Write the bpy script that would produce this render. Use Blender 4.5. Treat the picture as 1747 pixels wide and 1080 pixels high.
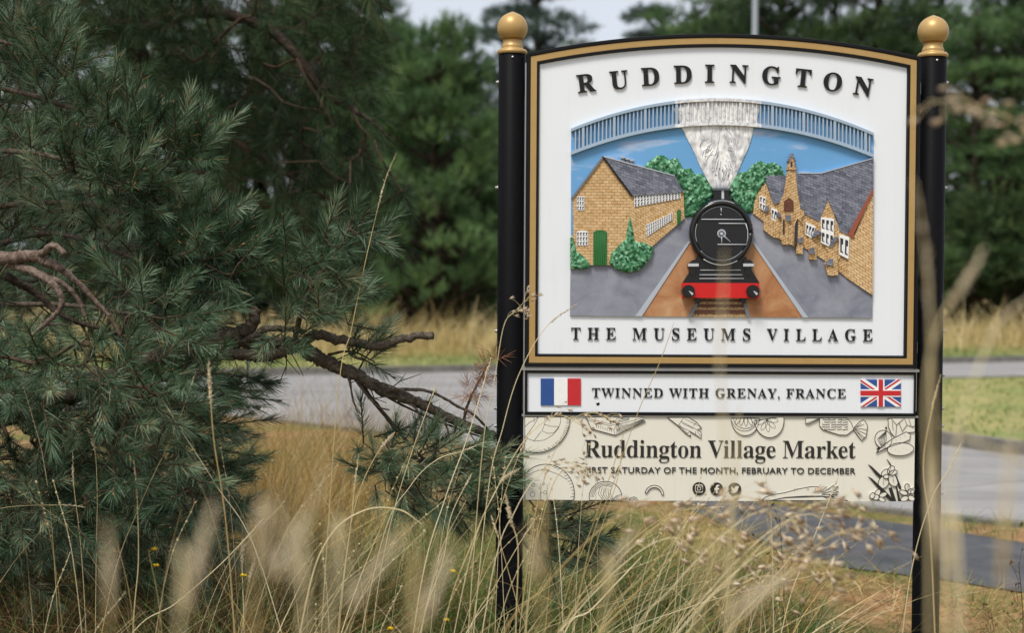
import bpy, math, random
import numpy as np
from mathutils import Vector, Matrix, noise
from mathutils.geometry import tessellate_polygon
for o in list(bpy.data.objects): bpy.data.objects.remove(o)
rng = np.random.default_rng(11); random.seed(5)
SC = bpy.context.scene; COL = SC.collection
# ------------------------------------------------------------------ camera
FP = 2426.0; W0, H0 = 1747.0, 1080.0
CP = Vector((-0.8222, -4.8405, 1.5)); YAW, PIT, ROL = 0.02199, 0.02355, 0.00629
R0 = Vector((math.cos(YAW), -math.sin(YAW), 0)); Fh = Vector((math.sin(YAW), math.cos(YAW), 0))
FW = Fh*math.cos(PIT) + Vector((0, 0, -math.sin(PIT))); U0 = Fh*math.sin(PIT) + Vector((0, 0, math.cos(PIT)))
RT = R0*math.cos(ROL) + U0*math.sin(ROL); UP = U0*math.cos(ROL) - R0*math.sin(ROL)
cd = bpy.data.cameras.new('camera'); cam = bpy.data.objects.new('camera', cd); COL.objects.link(cam)
cam.matrix_world = Matrix(((RT.x, UP.x, -FW.x, CP.x), (RT.y, UP.y, -FW.y, CP.y), (RT.z, UP.z, -FW.z, CP.z), (0, 0, 0, 1)))
cd.sensor_width = 36; cd.lens = 36*FP/W0; cd.clip_end = 3000; cd.clip_start = 0.05
cd.dof.use_dof = True; cd.dof.focus_distance = 4.84; cd.dof.aperture_fstop = 2.3
SC.camera = cam
# ------------------------------------------------------------------ light
SUN_EL, SUN_AZ = math.radians(60), math.radians(212)      # azimuth clockwise from +Y
wd = bpy.data.worlds.new("World"); SC.world = wd; wd.use_nodes = True
wn = wd.node_tree.nodes; wl = wd.node_tree.links
sky = wn.new('ShaderNodeTexSky'); sky.sky_type = 'NISHITA'; sky.sun_disc = False
sky.sun_elevation = SUN_EL; sky.sun_rotation = SUN_AZ; sky.air_density = 1.0; sky.dust_density = 4.0; sky.ozone_density = 1.0
hsv = wn.new('ShaderNodeHueSaturation'); hsv.inputs['Saturation'].default_value = 0.45
wl.new(sky.outputs[0], hsv.inputs['Color'])
wtc = wn.new('ShaderNodeTexCoord'); wno = wn.new('ShaderNodeTexNoise'); wno.inputs['Scale'].default_value = 3.0; wno.inputs['Detail'].default_value = 5; wl.new(wtc.outputs['Generated'], wno.inputs['Vector'])
wmr = wn.new('ShaderNodeMapRange'); wmr.inputs['From Min'].default_value = .3; wmr.inputs['From Max'].default_value = .7; wmr.inputs['To Min'].default_value = .6; wmr.inputs['To Max'].default_value = .9; wl.new(wno.outputs['Fac'], wmr.inputs['Value'])
wmx = wn.new('ShaderNodeMix'); wmx.data_type = 'RGBA'; wl.new(wmr.outputs[0], wmx.inputs[0]); wl.new(hsv.outputs[0], wmx.inputs[6]); wmx.inputs[7].default_value = (3.75, 4.05, 4.5, 1)   # thin bright cloud over the clear sky
wl.new(wmx.outputs[2], wn['Background'].inputs[0])
wn['Background'].inputs[1].default_value = 0.115
sd = bpy.data.lights.new('sun', 'SUN'); sd.energy = 2.0; sd.angle = math.radians(16); sd.color = (1, .945, .86)
so = bpy.data.objects.new('sun', sd); COL.objects.link(so)
sv = Vector((math.sin(SUN_AZ)*math.cos(SUN_EL), math.cos(SUN_AZ)*math.cos(SUN_EL), math.sin(SUN_EL)))
so.rotation_euler = sv.to_track_quat('Z', 'Y').to_euler(); so.location = sv*50
SC.view_settings.view_transform = 'Standard'; SC.view_settings.look = 'None'
SC.view_settings.exposure = 0.80; SC.view_settings.gamma = 1
SC.render.engine = 'CYCLES'; SC.cycles.use_denoising = True
SC.cycles.max_bounces = 6; SC.cycles.diffuse_bounces = 3; SC.cycles.transparent_max_bounces = 4

# ------------------------------------------------------------------ helpers
def ray(u, v): return FW + RT*((u-W0/2)/FP) - UP*((v-H0/2)/FP)
def at(u, v, Y=0.0):
    d = ray(u, v); return CP + d*((Y-CP.y)/d.y)
def gnd(u, v, z=0.0):
    d = ray(u, v); return CP + d*((z-CP.z)/d.z)

def rgb(h):
    h = h.lstrip('#'); c = [int(h[i:i+2], 16)/255 for i in (0, 2, 4)]
    return tuple((x/12.92 if x <= .04045 else ((x+.055)/1.055)**2.4) for x in c)
MATS = {}
class NT:
    def __init__(s, name, rough=.6, spec=.3, metal=0):
        m = bpy.data.materials.new(name); m.use_nodes = True; s.m = m; s.t = m.node_tree; s.b = s.t.nodes['Principled BSDF']
        s.b.inputs['Roughness'].default_value = rough; s.b.inputs['Specular IOR Level'].default_value = spec; s.b.inputs['Metallic'].default_value = metal
        MATS[name] = m
    def n(s, ty, **kw):
        x = s.t.nodes.new(ty)
        for k, v in kw.items():
            if k in x.inputs: x.inputs[k].default_value = v
            else: setattr(x, k, v)
        return x
    def l(s, a, b): s.t.links.new(a, b)
    def coord(s, flat=False, rot=0.0, shear=0.0):
        c = s.n('ShaderNodeTexCoord').outputs['Object']
        if flat:      # (x, z) of the sign plane as the texture plane
            sp = s.n('ShaderNodeSeparateXYZ'); s.l(c, sp.inputs[0]); cb = s.n('ShaderNodeCombineXYZ')
            s.l(sp.outputs['X'], cb.inputs['X'])
            ma = s.n('ShaderNodeMath', operation='MULTIPLY_ADD'); s.l(sp.outputs['X'], ma.inputs[0]); ma.inputs[1].default_value = shear
            s.l(sp.outputs['Z'], ma.inputs[2]); s.l(ma.outputs[0], cb.inputs['Y']); c = cb.outputs[0]
        return c
    def noise(s, c, scale, detail=3, rough=.6, dist=0):
        x = s.n('ShaderNodeTexNoise'); x.inputs['Scale'].default_value = scale; x.inputs['Detail'].default_value = detail
        x.inputs['Roughness'].default_value = rough; x.inputs['Distortion'].default_value = dist
        s.l(c, x.inputs['Vector']); return x.outputs['Fac']
    def ramp(s, f, stops):
        r = s.n('ShaderNodeValToRGB'); e = r.color_ramp.elements
        while len(e) < len(stops): e.new(.5)
        for i, (p, c) in enumerate(stops):
            e[i].position = p; e[i].color = (*c, 1) if len(c) == 3 else c
        s.l(f, r.inputs[0]); return r.outputs['Color']
    def mix(s, f, a, b, mode='MIX'):
        x = s.n('ShaderNodeMix', data_type='RGBA', blend_type=mode)
        for sock, v in ((x.inputs[0], f), (x.inputs[6], a), (x.inputs[7], b)):
            if isinstance(v, (int, float)): sock.default_value = v
            elif isinstance(v, tuple): sock.default_value = (*v, 1)
            else: s.l(v, sock)
        return x.outputs[2]
    def base(s, c):
        if isinstance(c, tuple): s.b.inputs['Base Color'].default_value = (*c, 1)
        else: s.l(c, s.b.inputs['Base Color'])
    def bump(s, f, strength=.3, dist=.01):
        b = s.n('ShaderNodeBump'); b.inputs['Strength'].default_value = strength; b.inputs['Distance'].default_value = dist
        s.l(f, b.inputs['Height']); s.l(b.outputs[0], s.b.inputs['Normal'])

def paint(name, c, rough=.45, spec=.4, var=.08, scale=25, metal=0, bump=.05):
    m = NT(name, rough, spec, metal); co = m.coord(); f = m.noise(co, scale, 5)
    m.base(m.mix(f, tuple(x*(1-var) for x in c), tuple(min(1, x*(1+var)) for x in c)))
    if bump: m.bump(m.noise(co, 180, 2), bump, .001)
    return m.m
def mottled(name, stops, scale, rough=.9, detail=6, bump=.4, bscale=60, bdist=.01, spec=.15, flat=False, dist=0):
    m = NT(name, rough, spec); co = m.coord(flat); m.base(m.ramp(m.noise(co, scale, detail, .65, dist), stops))
    if bump: m.bump(m.noise(co, bscale, 4), bump, bdist)
    return m.m
# sign materials
def white_paint(name, c):
    m = NT(name, .42, .4); co = m.coord(); f = m.noise(co, 6, 5); g = m.noise(co, 90, 3)
    a = m.mix(f, tuple(x*.95 for x in c), c)
    d = m.ramp(g, [(.0, (0, 0, 0)), (.68, (0, 0, 0)), (.8, (.6, .6, .6))])
    mp = m.n('ShaderNodeMapping'); mp.inputs['Scale'].default_value = (55, 1, 2.2); m.l(co, mp.inputs['Vector']); st = m.ramp(m.noise(mp.outputs[0], 1, 3, .6), [(.0, (0, 0, 0)), (.56, (0, 0, 0)), (.8, (.45, .45, .45))])
    m.base(m.mix(st, m.mix(d, a, tuple(x*.84 for x in c)), tuple(x*y for x, y in zip(c, (.84, .85, .80))))); m.bump(m.noise(co, 200, 2), .05, .001)
white_paint('sign_white', (.76, .79, .83)); white_paint('cream_paint', (.74, .71, .62))
paint('black_paint', (.007, .007, .008), .4, .18, .2); paint('black_satin', (.012, .012, .013), .5, .25, .2)
m = NT('post_paint', .5, .05); co = m.coord(); sp = m.n('ShaderNodeTexVoronoi', Scale=55.0); m.l(co, sp.inputs['Vector'])
m.base(m.mix(m.ramp(sp.outputs['Distance'], [(.0, (1, 1, 1)), (.03, (.3, .3, .3)), (.05, (0, 0, 0))]), (.005, .005, .006), (.25, .25, .25)))
m.bump(m.noise(co, 90, 3), .08, .001)
m = NT('gold_paint', .42, .4, .25); co = m.coord(); m.base(m.mix(m.noise(co, 14, 6, .7), (.38, .235, .08), (.49, .325, .13))); m.bump(m.noise(co, 120, 3), .12, .002)
paint('steel', (.42, .43, .44), .35, .5, .15, 30, .8); paint('bolt_steel', (.5, .5, .5), .3, .5, .1, 30, .7)
paint('flag_blue', (.025, .075, .27), .4); paint('flag_red', (.52, .022, .028), .4); paint('flag_white', (.8, .8, .8), .4)
paint('board_back', (.03, .03, .032), .6)
# painted relief
m = NT('painted_sky', .5, .3); co = m.coord(True); mp = m.n('ShaderNodeMapping'); mp.inputs['Scale'].default_value = (4.2, 19, 1); m.l(co, mp.inputs['Vector'])
cl = m.ramp(m.noise(mp.outputs[0], 1.0, 4, .5, .3), [(.0, (0, 0, 0)), (.55, (0, 0, 0)), (.72, (.6, .6, .6))])
m.base(m.mix(cl, m.mix(m.noise(co, 5, 2), (.10, .30, .58), (.17, .38, .65)), (.75, .68, .70)))
def brick(name, c1, c2, mortar, w=.020, h=.0100, shear=0.0):
    m = NT(name, .7, .2); co = m.coord(True, 0, shear); b = m.n('ShaderNodeTexBrick'); m.l(co, b.inputs['Vector'])
    b.inputs['Scale'].default_value = 1; b.inputs['Brick Width'].default_value = w; b.inputs['Row Height'].default_value = h
    b.inputs['Mortar Size'].default_value = .0011; b.inputs['Mortar Smooth'].default_value = .3; b.inputs['Bias'].default_value = -.1
    b.inputs['Color1'].default_value = (*c1, 1); b.inputs['Color2'].default_value = (*c2, 1); b.inputs['Mortar'].default_value = (*mortar, 1)
    f = m.noise(co, 60, 3); c = m.mix(m.ramp(f, [(.35, (0, 0, 0)), (.7, (.55, .55, .55))]), b.outputs['Color'], (.72, .55, .33))
    m.base(c); bp = m.n('ShaderNodeMath', operation='SUBTRACT'); bp.inputs[0].default_value = 1; m.l(b.outputs['Fac'], bp.inputs[1]); m.bump(bp.outputs[0], .7, .0025)
brick('brick_gable', (.48, .28, .105), (.65, .43, .215), (.27, .15, .07)); brick('brick_side', (.46, .27, .10), (.62, .42, .21), (.24, .13, .06), .017, .0098, .48)
brick('brick_school', (.46, .27, .10), (.62, .40, .19), (.18, .09, .04), .017, .0100, -.45)
brick('brick_school_end', (.55, .34, .15), (.66, .46, .24), (.2, .1, .045), .02, .0105, .62)
m = NT('slate', .6, .3); co = m.coord(True, 0, .32); b = m.n('ShaderNodeTexBrick'); m.l(co, b.inputs['Vector'])
b.inputs['Scale'].default_value = 1; b.inputs['Brick Width'].default_value = .022; b.inputs['Row Height'].default_value = .009; b.inputs['Mortar Size'].default_value = .0007
b.inputs['Color1'].default_value = (.085, .092, .125, 1); b.inputs['Color2'].default_value = (.20, .215, .27, 1); b.inputs['Mortar'].default_value = (.03, .032, .045, 1)
m.base(m.mix(m.ramp(m.noise(co, 45, 4), [(.4, (0, 0, 0)), (.75, (.5, .5, .5))]), b.outputs['Color'], (.28, .29, .35))); m.bump(b.outputs['Fac'], -.5, .002)
def leafy(name):
    m = NT(name, .6, .3); co = m.coord(); v = m.n('ShaderNodeTexVoronoi', Scale=130.0); m.l(co, v.inputs['Vector'])
    g = m.n('ShaderNodeRGBToBW'); m.l(v.outputs['Color'], g.inputs[0])
    m.base(m.ramp(g.outputs[0], [(.15, (.010, .07, .025)), (.45, (.03, .15, .06)), (.65, (.09, .27, .14)), (.9, (.26, .46, .31))]))
    m.bump(m.noise(co, 70, 3), .6, .004)
leafy('painted_leaves')
mottled('painted_pavement', [(.3, (.15, .16, .21)), (.5, (.24, .25, .30)), (.75, (.33, .35, .41))], 7, .5, 8, .1, 150, .001, .3, True, .4)
mottled('painted_earth', [(.3, (.26, .085, .03)), (.5, (.40, .19, .085)), (.72, (.52, .32, .17))], 7, .55, 6, .1, 150, .001, .3, True, 1.0)
mottled('painted_ballast', [(.35, (.12, .05, .03)), (.5, (.42, .27, .13)), (.7, (.6, .45, .25))], 130, .7, 4, .4, 200, .002, .2, True)
paint('painted_sleeper', (.10, .035, .022), .6); paint('painted_rail', (.16, .17, .19), .4); paint('painted_kerb', (.40, .44, .50), .5)
m = NT('painted_smoke', .6, .25); co = m.coord(True); w = m.n('ShaderNodeTexNoise'); w.inputs['Scale'].default_value = 16; w.inputs['Detail'].default_value = 8; w.inputs['Distortion'].default_value = 1.5; w.inputs['Roughness'].default_value = .58
mp = m.n('ShaderNodeMapping'); mp.inputs['Scale'].default_value = (1.9, .55, 1); m.l(co, mp.inputs['Vector']); m.l(mp.outputs[0], w.inputs['Vector'])
m.base(m.ramp(w.outputs['Fac'], [(.30, (.30, .30, .34)), (.42, (.55, .55, .57)), (.52, (.74, .74, .74)), (.62, (.83, .83, .82))])); m.bump(w.outputs['Fac'], .15, .003)
paint('bridge_paint', (.32, .41, .51), .45); mottled('bridge_misty', [(.35, (.36, .38, .43)), (.52, (.66, .66, .66)), (.7, (.8, .79, .76))], 70, .5, 5, .1, 150, .001, .3, True)
paint('engine_black', (.008, .008, .009), .22, .5, .2); paint('engine_grey', (.10, .11, .13), .35, .5, .3, 60); paint('engine_line', (.48, .5, .54), .4); paint('engine_red', (.55, .012, .012), .35)
paint('door_green', (.02, .13, .03), .45, .4, .2, 60); paint('window_white', (.78, .78, .78), .45); paint('window_dark', (.03, .03, .035), .3); paint('plaque_brown', (.10, .035, .02), .6); paint('verge_red', (.28, .075, .04), .5)
paint('ink', (.02, .018, .016), .55)
# nature
def foliage(name, stops, trans=.25, rough=.55, spec=.25):
    m = NT(name, rough, spec); a = m.n('ShaderNodeAttribute', attribute_name='tint'); c = m.ramp(a.outputs['Fac'], stops); m.base(c)
    if trans:
        t = m.n('ShaderNodeBsdfTranslucent'); m.l(c, t.inputs[0]); mx = m.n('ShaderNodeMixShader'); mx.inputs[0].default_value = trans
        m.l(m.b.outputs[0], mx.inputs[1]); m.l(t.outputs[0], mx.inputs[2]); m.l(mx.outputs[0], m.t.nodes['Material Output'].inputs[0])
foliage('needles_blue', [(0, (.015, .037, .013)), (.35, (.042, .09, .04)), (.6, (.10, .175, .095)), (.93, (.27, .37, .24)), (.97, (.34, .22, .09))], .08, .42, .45)
foliage('needles_olive', [(0, (.016, .034, .012)), (.5, (.04, .075, .026)), (.9, (.085, .135, .05)), (1, (.16, .12, .05))], .2)
foliage('needles_green', [(0, (.035, .075, .028)), (.45, (.08, .15, .055)), (.8, (.15, .25, .085)), (1, (.20, .29, .10))], .2)
foliage('needles_cedar', [(0, (.04, .065, .05)), (.5, (.075, .115, .085)), (1, (.14, .185, .14))], .2)
foliage('needles_dark', [(0, (.03, .055, .024)), (.5, (.06, .105, .04)), (.85, (.11, .165, .058)), (1, (.16, .19, .07))], .2)
foliage('grass_dry', [(0, (.13, .065, .018)), (.35, (.36, .21, .055)), (.7, (.56, .40, .14)), (1, (.74, .60, .32))], .15, .6)
foliage('grass_gold', [(0, (.22, .11, .025)), (.4, (.46, .29, .08)), (.8, (.56, .41, .16)), (1, (.68, .56, .32))], .2, .6)
foliage('grass_green', [(0, (.04, .09, .018)), (.5, (.105, .19, .045)), (.8, (.21, .25, .075)), (1, (.36, .28, .11))], .15, .6)
foliage('grass_brown', [(0, (.05, .025, .010)), (.5, (.13, .07, .024)), (.85, (.27, .165, .06)), (1, (.42, .30, .14))], .1, .7)
foliage('grass_lawn', [(0, (.10, .15, .04)), (.5, (.17, .22, .07)), (.85, (.28, .29, .11)), (1, (.40, .35, .16))], .3, .7)
foliage('litter', [(0, (.10, .05, .025)), (.5, (.24, .125, .06)), (1, (.38, .23, .12))], 0, .8)
foliage('petal', [(0, (.75, .50, .01)), (1, (.80, .60, .03))], .2)
foliage('straw', [(0, (.46, .34, .14)), (.5, (.64, .53, .29)), (1, (.78, .70, .47))], .2, .55); foliage('seed', [(0, (.46, .35, .20)), (.5, (.66, .56, .38)), (1, (.80, .72, .55))], .25, .6)
foliage('oat_seed', [(0, (.34, .22, .13)), (.5, (.62, .49, .34)), (1, (.80, .70, .54))], .25, .6); foliage('dead_needle', [(0, (.16, .06, .03)), (.6, (.30, .15, .08)), (1, (.40, .25, .15))], .1, .7)
def bark(name, a, b, c, sc=45):
    m = NT(name, .9, .15); co = m.coord(); f = m.noise(co, sc, 6, .7, .5); m.base(m.ramp(f, [(.3, a), (.5, b), (.72, c)])); m.bump(m.noise(co, sc*2.2, 5), .8, .006)
bark('bark_dark', (.012, .009, .007), (.035, .026, .019), (.10, .08, .06)); bark('bark_mid', (.03, .024, .018), (.085, .068, .052), (.19, .16, .13), 60); bark('bark_grey', (.05, .035, .028), (.14, .10, .08), (.27, .22, .18), 60); bark('twig_bark', (.035, .024, .016), (.075, .052, .034), (.14, .10, .07), 80)
m = NT('asphalt', .85, .2); co = m.coord(); mp = m.n('ShaderNodeMapping'); mp.inputs['Rotation'].default_value = (0, 0, -.38); mp.inputs['Scale'].default_value = (.12, 1.3, 1); m.l(co, mp.inputs['Vector'])
f = m.noise(mp.outputs[0], 1.4, 5); g = m.noise(co, 1.1, 8, .7); c = m.mix(m.ramp(f, [(.35, (0, 0, 0)), (.65, (1, 1, 1))]), (.19, .185, .185), (.27, .262, .258)); v = m.n('ShaderNodeTexVoronoi', feature='DISTANCE_TO_EDGE'); v.inputs['Scale'].default_value = .45; m.l(co, v.inputs['Vector'])
c = m.mix(m.ramp(g, [(.4, (0, 0, 0)), (.7, (.5, .5, .5))]), c, (.33, .32, .31)); m.base(m.mix(m.ramp(v.outputs['Distance'], [(.0, (.6, .6, .6)), (.006, (0, 0, 0))]), c, (.09, .09, .09))); m.bump(m.noise(co, 90, 4), .3, .006)
mottled('path_asphalt', [(.3, (.05, .052, .058)), (.5, (.075, .077, .085)), (.75, (.13, .125, .13))], 3, .8, 8, .4, 120, .006)
mottled('kerb_stone', [(.3, (.10, .095, .085)), (.6, (.19, .18, .16))], 9, .9)
m = NT('soil', .95, .08); co = m.coord(); f1 = m.noise(co, .9, 6, .65); f2 = m.noise(co, 9, 5, .7)
m.base(m.mix(m.ramp(f1, [(.42, (0, 0, 0)), (.6, (1, 1, 1))]), m.ramp(f2, [(.3, (.15, .085, .04)), (.55, (.30, .18, .09)), (.75, (.42, .29, .16))]), m.ramp(f2, [(.3, (.06, .08, .02)), (.6, (.15, .16, .05)), (.8, (.30, .25, .11))])))
m.bump(f2, .8, .03)
m = NT('lawn_turf', .95, .1); co = m.coord(); f1 = m.noise(co, .5, 6, .6); f2 = m.noise(co, 7, 5, .7)
m.base(m.mix(m.ramp(f1, [(.40, (0, 0, 0)), (.62, (1, 1, 1))]), m.ramp(f2, [(.3, (.13, .17, .05)), (.7, (.22, .26, .09))]), m.ramp(f2, [(.3, (.22, .21, .08)), (.7, (.38, .32, .14))]))); m.bump(f2, .8, .03)
paint('pole_grey', (.30, .33, .37), .5); paint('lens_glass', (.5, .5, .48), .2)

def props(o, label=None, cat=None, group=None, kind=None):
    for k, v in (('label', label), ('category', cat), ('group', group), ('kind', kind)):
        if v: o[k] = v
    return o
def empty(name, loc, label, cat, group=None):
    o = bpy.data.objects.new(name, None); COL.objects.link(o); o.location = loc; o.empty_display_size = .1
    return props(o, label, cat, group)
def link(name, me, parent=None):
    o = bpy.data.objects.new(name, me); COL.objects.link(o)
    if parent is not None:
        o.parent = parent; p = parent; off = Vector((0, 0, 0))
        while p is not None: off += p.location; p = p.parent
        o.location = -off
    return o
def mesh_np(name, V, faces, mat, tint=None, smooth=False):
    """V (n,3); faces list of (m,k) int arrays"""
    me = bpy.data.meshes.new(name); V = np.asarray(V, np.float32)
    me.vertices.add(len(V)); me.vertices.foreach_set('co', V.ravel())
    li = np.concatenate([f.ravel() for f in faces]); tot = np.concatenate([np.full(len(f), f.shape[1]) for f in faces])
    st = np.concatenate([[0], np.cumsum(tot)[:-1]])
    me.loops.add(len(li)); me.loops.foreach_set('vertex_index', li.astype(np.int32))
    me.polygons.add(len(tot)); me.polygons.foreach_set('loop_start', st.astype(np.int32)); me.polygons.foreach_set('loop_total', tot.astype(np.int32))
    if smooth: me.polygons.foreach_set('use_smooth', np.ones(len(tot), bool))
    me.update(calc_edges=True)
    if tint is not None:
        a = me.attributes.new('tint', 'FLOAT', 'POINT'); a.data.foreach_set('value', np.asarray(tint, np.float32))
    for mm in (mat if isinstance(mat, (list, tuple)) else [mat]): me.materials.append(MATS[mm])
    return me
def join_np(parts):
    V = []; F = {}; T = []; n = 0
    for v, fs, t in parts:
        V.append(v); T.append(t)
        for f in fs: F.setdefault(f.shape[1], []).append(f+n)
        n += len(v)
    return np.concatenate(V), [np.concatenate(f) for f in F.values()], np.concatenate(T)
def norm(a): return a/np.maximum(np.linalg.norm(a, axis=-1, keepdims=True), 1e-9)
def ribbons(root, d, length, width, bend, segs=2, tint=None, taper=.15, side=None):
    N = len(root); t = np.linspace(0, 1, segs+1)
    P = root[:, None] + d[:, None]*(length[:, None, None]*t[None, :, None]) + bend[:, None]*(length[:, None, None]*(t**2)[None, :, None])
    if side is None: side = norm(np.cross(d, rng.normal(size=(N, 3))))
    wp = np.interp(t, [0, .35, 1], [.8, 1, taper])
    S = side[:, None]*(width[:, None, None]*.5*wp[None, :, None])
    V = np.stack([P-S, P+S], 2).reshape(-1, 3)
    b = (np.arange(N)*(segs+1)*2)[:, None]; s = (np.arange(segs)*2)[None]; q = b+s
    Fq = np.stack([q, q+1, q+3, q+2], -1).reshape(-1, 4)
    T = np.repeat(rng.random(N) if tint is None else tint, (segs+1)*2)
    return V, [Fq], T
def tube_np(P, R, n=6, tint=0.5, cap=True):
    P = np.asarray(P, float); R = np.asarray(R, float); m = len(P)
    T = np.gradient(P, axis=0); T = norm(T); ref = np.array([.13, .97, .2]); A = norm(np.cross(T, ref)); B = np.cross(T, A)
    a = np.linspace(0, 2*np.pi, n, endpoint=False)
    V = P[:, None] + R[:, None, None]*(np.cos(a)[None, :, None]*A[:, None] + np.sin(a)[None, :, None]*B[:, None])
    V = V.reshape(-1, 3); i = np.arange(m-1)[:, None]*n; j = np.arange(n)[None]; k = (j+1) % n
    F = np.stack([i+j, i+k, i+n+k, i+n+j], -1).reshape(-1, 4); fs = [F]
    if cap and n in (5, 6, 8): fs.append(np.array([np.arange(n)[::-1], np.arange(n)+(m-1)*n]))
    return V, fs, np.full(len(V), tint)
def catmull(P, k=6):
    P = np.asarray(P, float); Q = np.vstack([2*P[0]-P[1], P, 2*P[-1]-P[-2]]); out = []
    for i in range(1, len(Q)-2):
        t = np.linspace(0, 1, k, endpoint=False)[:, None]; a, b, c, d = Q[i-1:i+3]
        out.append(.5*((2*b)+(-a+c)*t+(2*a-5*b+4*c-d)*t**2+(-a+3*b-3*c+d)*t**3))
    out.append(P[-1:]); return np.vstack(out)

def spikelets(P, T, n, l, w, spread, hang=0.0):
    """pointed double-cone seeds set along a stalk"""
    i = np.clip((rng.beta(1.5, 1.7, n)*len(P)).astype(int), 0, len(P)-1) if len(P) == 60 else rng.integers(0, len(P), n); tp_ = np.clip(1.15-np.abs(i/len(P)-.42)*1.3, .35, 1) if len(P) == 60 else np.ones(n); d = norm(T[i]*1.0+rng.normal(0, spread, (n, 3))+np.array([0, 0, -hang])); c = P[i]+d*l*.3; A_ = norm(np.cross(d, rng.normal(size=(n, 3)))); B_ = np.cross(d, A_); L = l*(rng.uniform(.7, 1.25, n)*tp_)[:, None]; Wd = w*(rng.uniform(.7, 1.2, n)*tp_)[:, None]
    V = np.stack([c-d*L*.4, c+A_*Wd, c+B_*Wd, c-A_*Wd, c-B_*Wd, c+d*L*.6], 1).reshape(-1, 3); b_ = (np.arange(n)*6)[:, None]
    F = np.concatenate([b_+np.array([[0, 2, 1]]), b_+np.array([[0, 3, 2]]), b_+np.array([[0, 4, 3]]), b_+np.array([[0, 1, 4]]), b_+np.array([[5, 1, 2]]), b_+np.array([[5, 2, 3]]), b_+np.array([[5, 3, 4]]), b_+np.array([[5, 4, 1]])])
    return V, [F], np.repeat(rng.random(n), 6)
spikelets_late = spikelets
class MB:
    """collects plates, tubes, lathes with several materials into one mesh"""
    def __init__(s): s.v = []; s.f = []; s.m = []; s.mats = []; s.sm = []
    def mi(s, m):
        if m not in s.mats: s.mats.append(m)
        return s.mats.index(m)
    def add(s, V, F, m, smooth=False):
        n = len(s.v); s.v += [tuple(x) for x in V]; k = s.mi(m)
        for f in F: s.f.append([i+n for i in f]); s.m.append(k); s.sm.append(smooth)
    def solid(s, P, front, back, m, scale_front=None):
        """P list of Vector on the sign plane (x, z used); extruded from y=-front to y=-back"""
        n = len(P); a = sum(P[i].x*P[(i+1) % n].z-P[(i+1) % n].x*P[i].z for i in range(n))
        if a < 0: P = P[::-1]
        V = [(p.x, -front, p.z) for p in P]+[(p.x, -back, p.z) for p in P]
        tr = tessellate_polygon([[Vector((p.x, p.z, 0)) for p in P]]); F = []
        for t in tr:
            a, b, c = (P[i] for i in t); cr = (b.x-a.x)*(c.z-a.z)-(c.x-a.x)*(b.z-a.z)
            t = list(t) if cr > 0 else list(t)[::-1]
            F.append(t); F.append([i+n for i in t[::-1]])
        for i in range(n): F.append([i, i+n, (i+1) % n+n, (i+1) % n])
        s.add(V, F, m)
    def px(s, poly, front, back, m, z=None):
        z = z or (lambda x, y: (x, y)); s.solid([at(*z(*p), -front) for p in poly], front, back, m)
    def tube(s, P, r, m, n=6):
        P = [tuple(p) for p in P]
        V, fs, _ = tube_np(P, np.full(len(P), r) if np.isscalar(r) else r, n); s.add(V, [list(x) for f in fs for x in f], m, True)
    def line(s, pts, w, y, m, z=None, closed=False):
        """a raised ink or paint line: flat strip on the plane y=-y"""
        z = z or (lambda a, b: (a, b)); P = [at(*z(*p), -y) for p in pts]
        if closed: P.append(P[0])
        s.tube(P, w*.5, m, 5)
    def lathe(s, prof, c, m, n=28):
        V = []; F = []; k = len(prof)
        for r, h in prof:
            for i in range(n): a = 2*math.pi*i/n; V.append((c[0]+r*math.cos(a), c[1]+r*math.sin(a), c[2]+h))
        for j in range(k-1):
            for i in range(n): F.append([j*n+i, j*n+(i+1) % n, (j+1)*n+(i+1) % n, (j+1)*n+i])
        s.add(V, F, m, True); s.add([V[i] for i in range(n)], [list(range(n))[::-1]], m); s.add(V[-n:], [list(range(n))], m)
    def box(s, a, b, m):
        x0, y0, z0 = a; x1, y1, z1 = b
        V = [(x0, y0, z0), (x1, y0, z0), (x1, y1, z0), (x0, y1, z0), (x0, y0, z1), (x1, y0, z1), (x1, y1, z1), (x0, y1, z1)]
        s.add(V, [[0, 3, 2, 1], [4, 5, 6, 7], [0, 1, 5, 4], [1, 2, 6, 5], [2, 3, 7, 6], [3, 0, 4, 7]], m)
    def build(s, name, parent=None, bevel=0):
        me = bpy.data.meshes.new(name); me.from_pydata(s.v, [], s.f); me.polygons.foreach_set('material_index', s.m); me.polygons.foreach_set('use_smooth', s.sm)
        for m in s.mats: me.materials.append(MATS[m])
        me.update(); o = link(name, me, parent)
        if bevel:
            bv = o.modifiers.new('b', 'BEVEL'); bv.width = bevel; bv.segments = 2; bv.limit_method = 'ANGLE'
        return o

def glyphs(s):
    o = ''
    for c in s:
        if 'A' <= c <= 'Z': o += chr(0x1D400+ord(c)-65)
        elif 'a' <= c <= 'z': o += chr(0x1D41A+ord(c)-97)
        else: o += c
    return o
def text_mesh(body, serif=True, off=0.0, space=1.0, word=1.0, depth=.05, bevel=.012):
    cu = bpy.data.curves.new('lettering', 'FONT'); cu.body = glyphs(body) if serif else body
    cu.offset = off; cu.space_character = space; cu.space_word = word; cu.extrude = depth; cu.bevel_depth = bevel; cu.bevel_resolution = 0; cu.resolution_u = 5
    o = bpy.data.objects.new('tmp', cu); COL.objects.link(o); dg = bpy.context.evaluated_depsgraph_get()
    me = bpy.data.meshes.new_from_object(o.evaluated_get(dg)); bpy.data.objects.remove(o); bpy.data.curves.remove(cu)
    V = np.empty(len(me.vertices)*3); me.vertices.foreach_get('co', V); return me, V.reshape(-1, 3)
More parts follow.
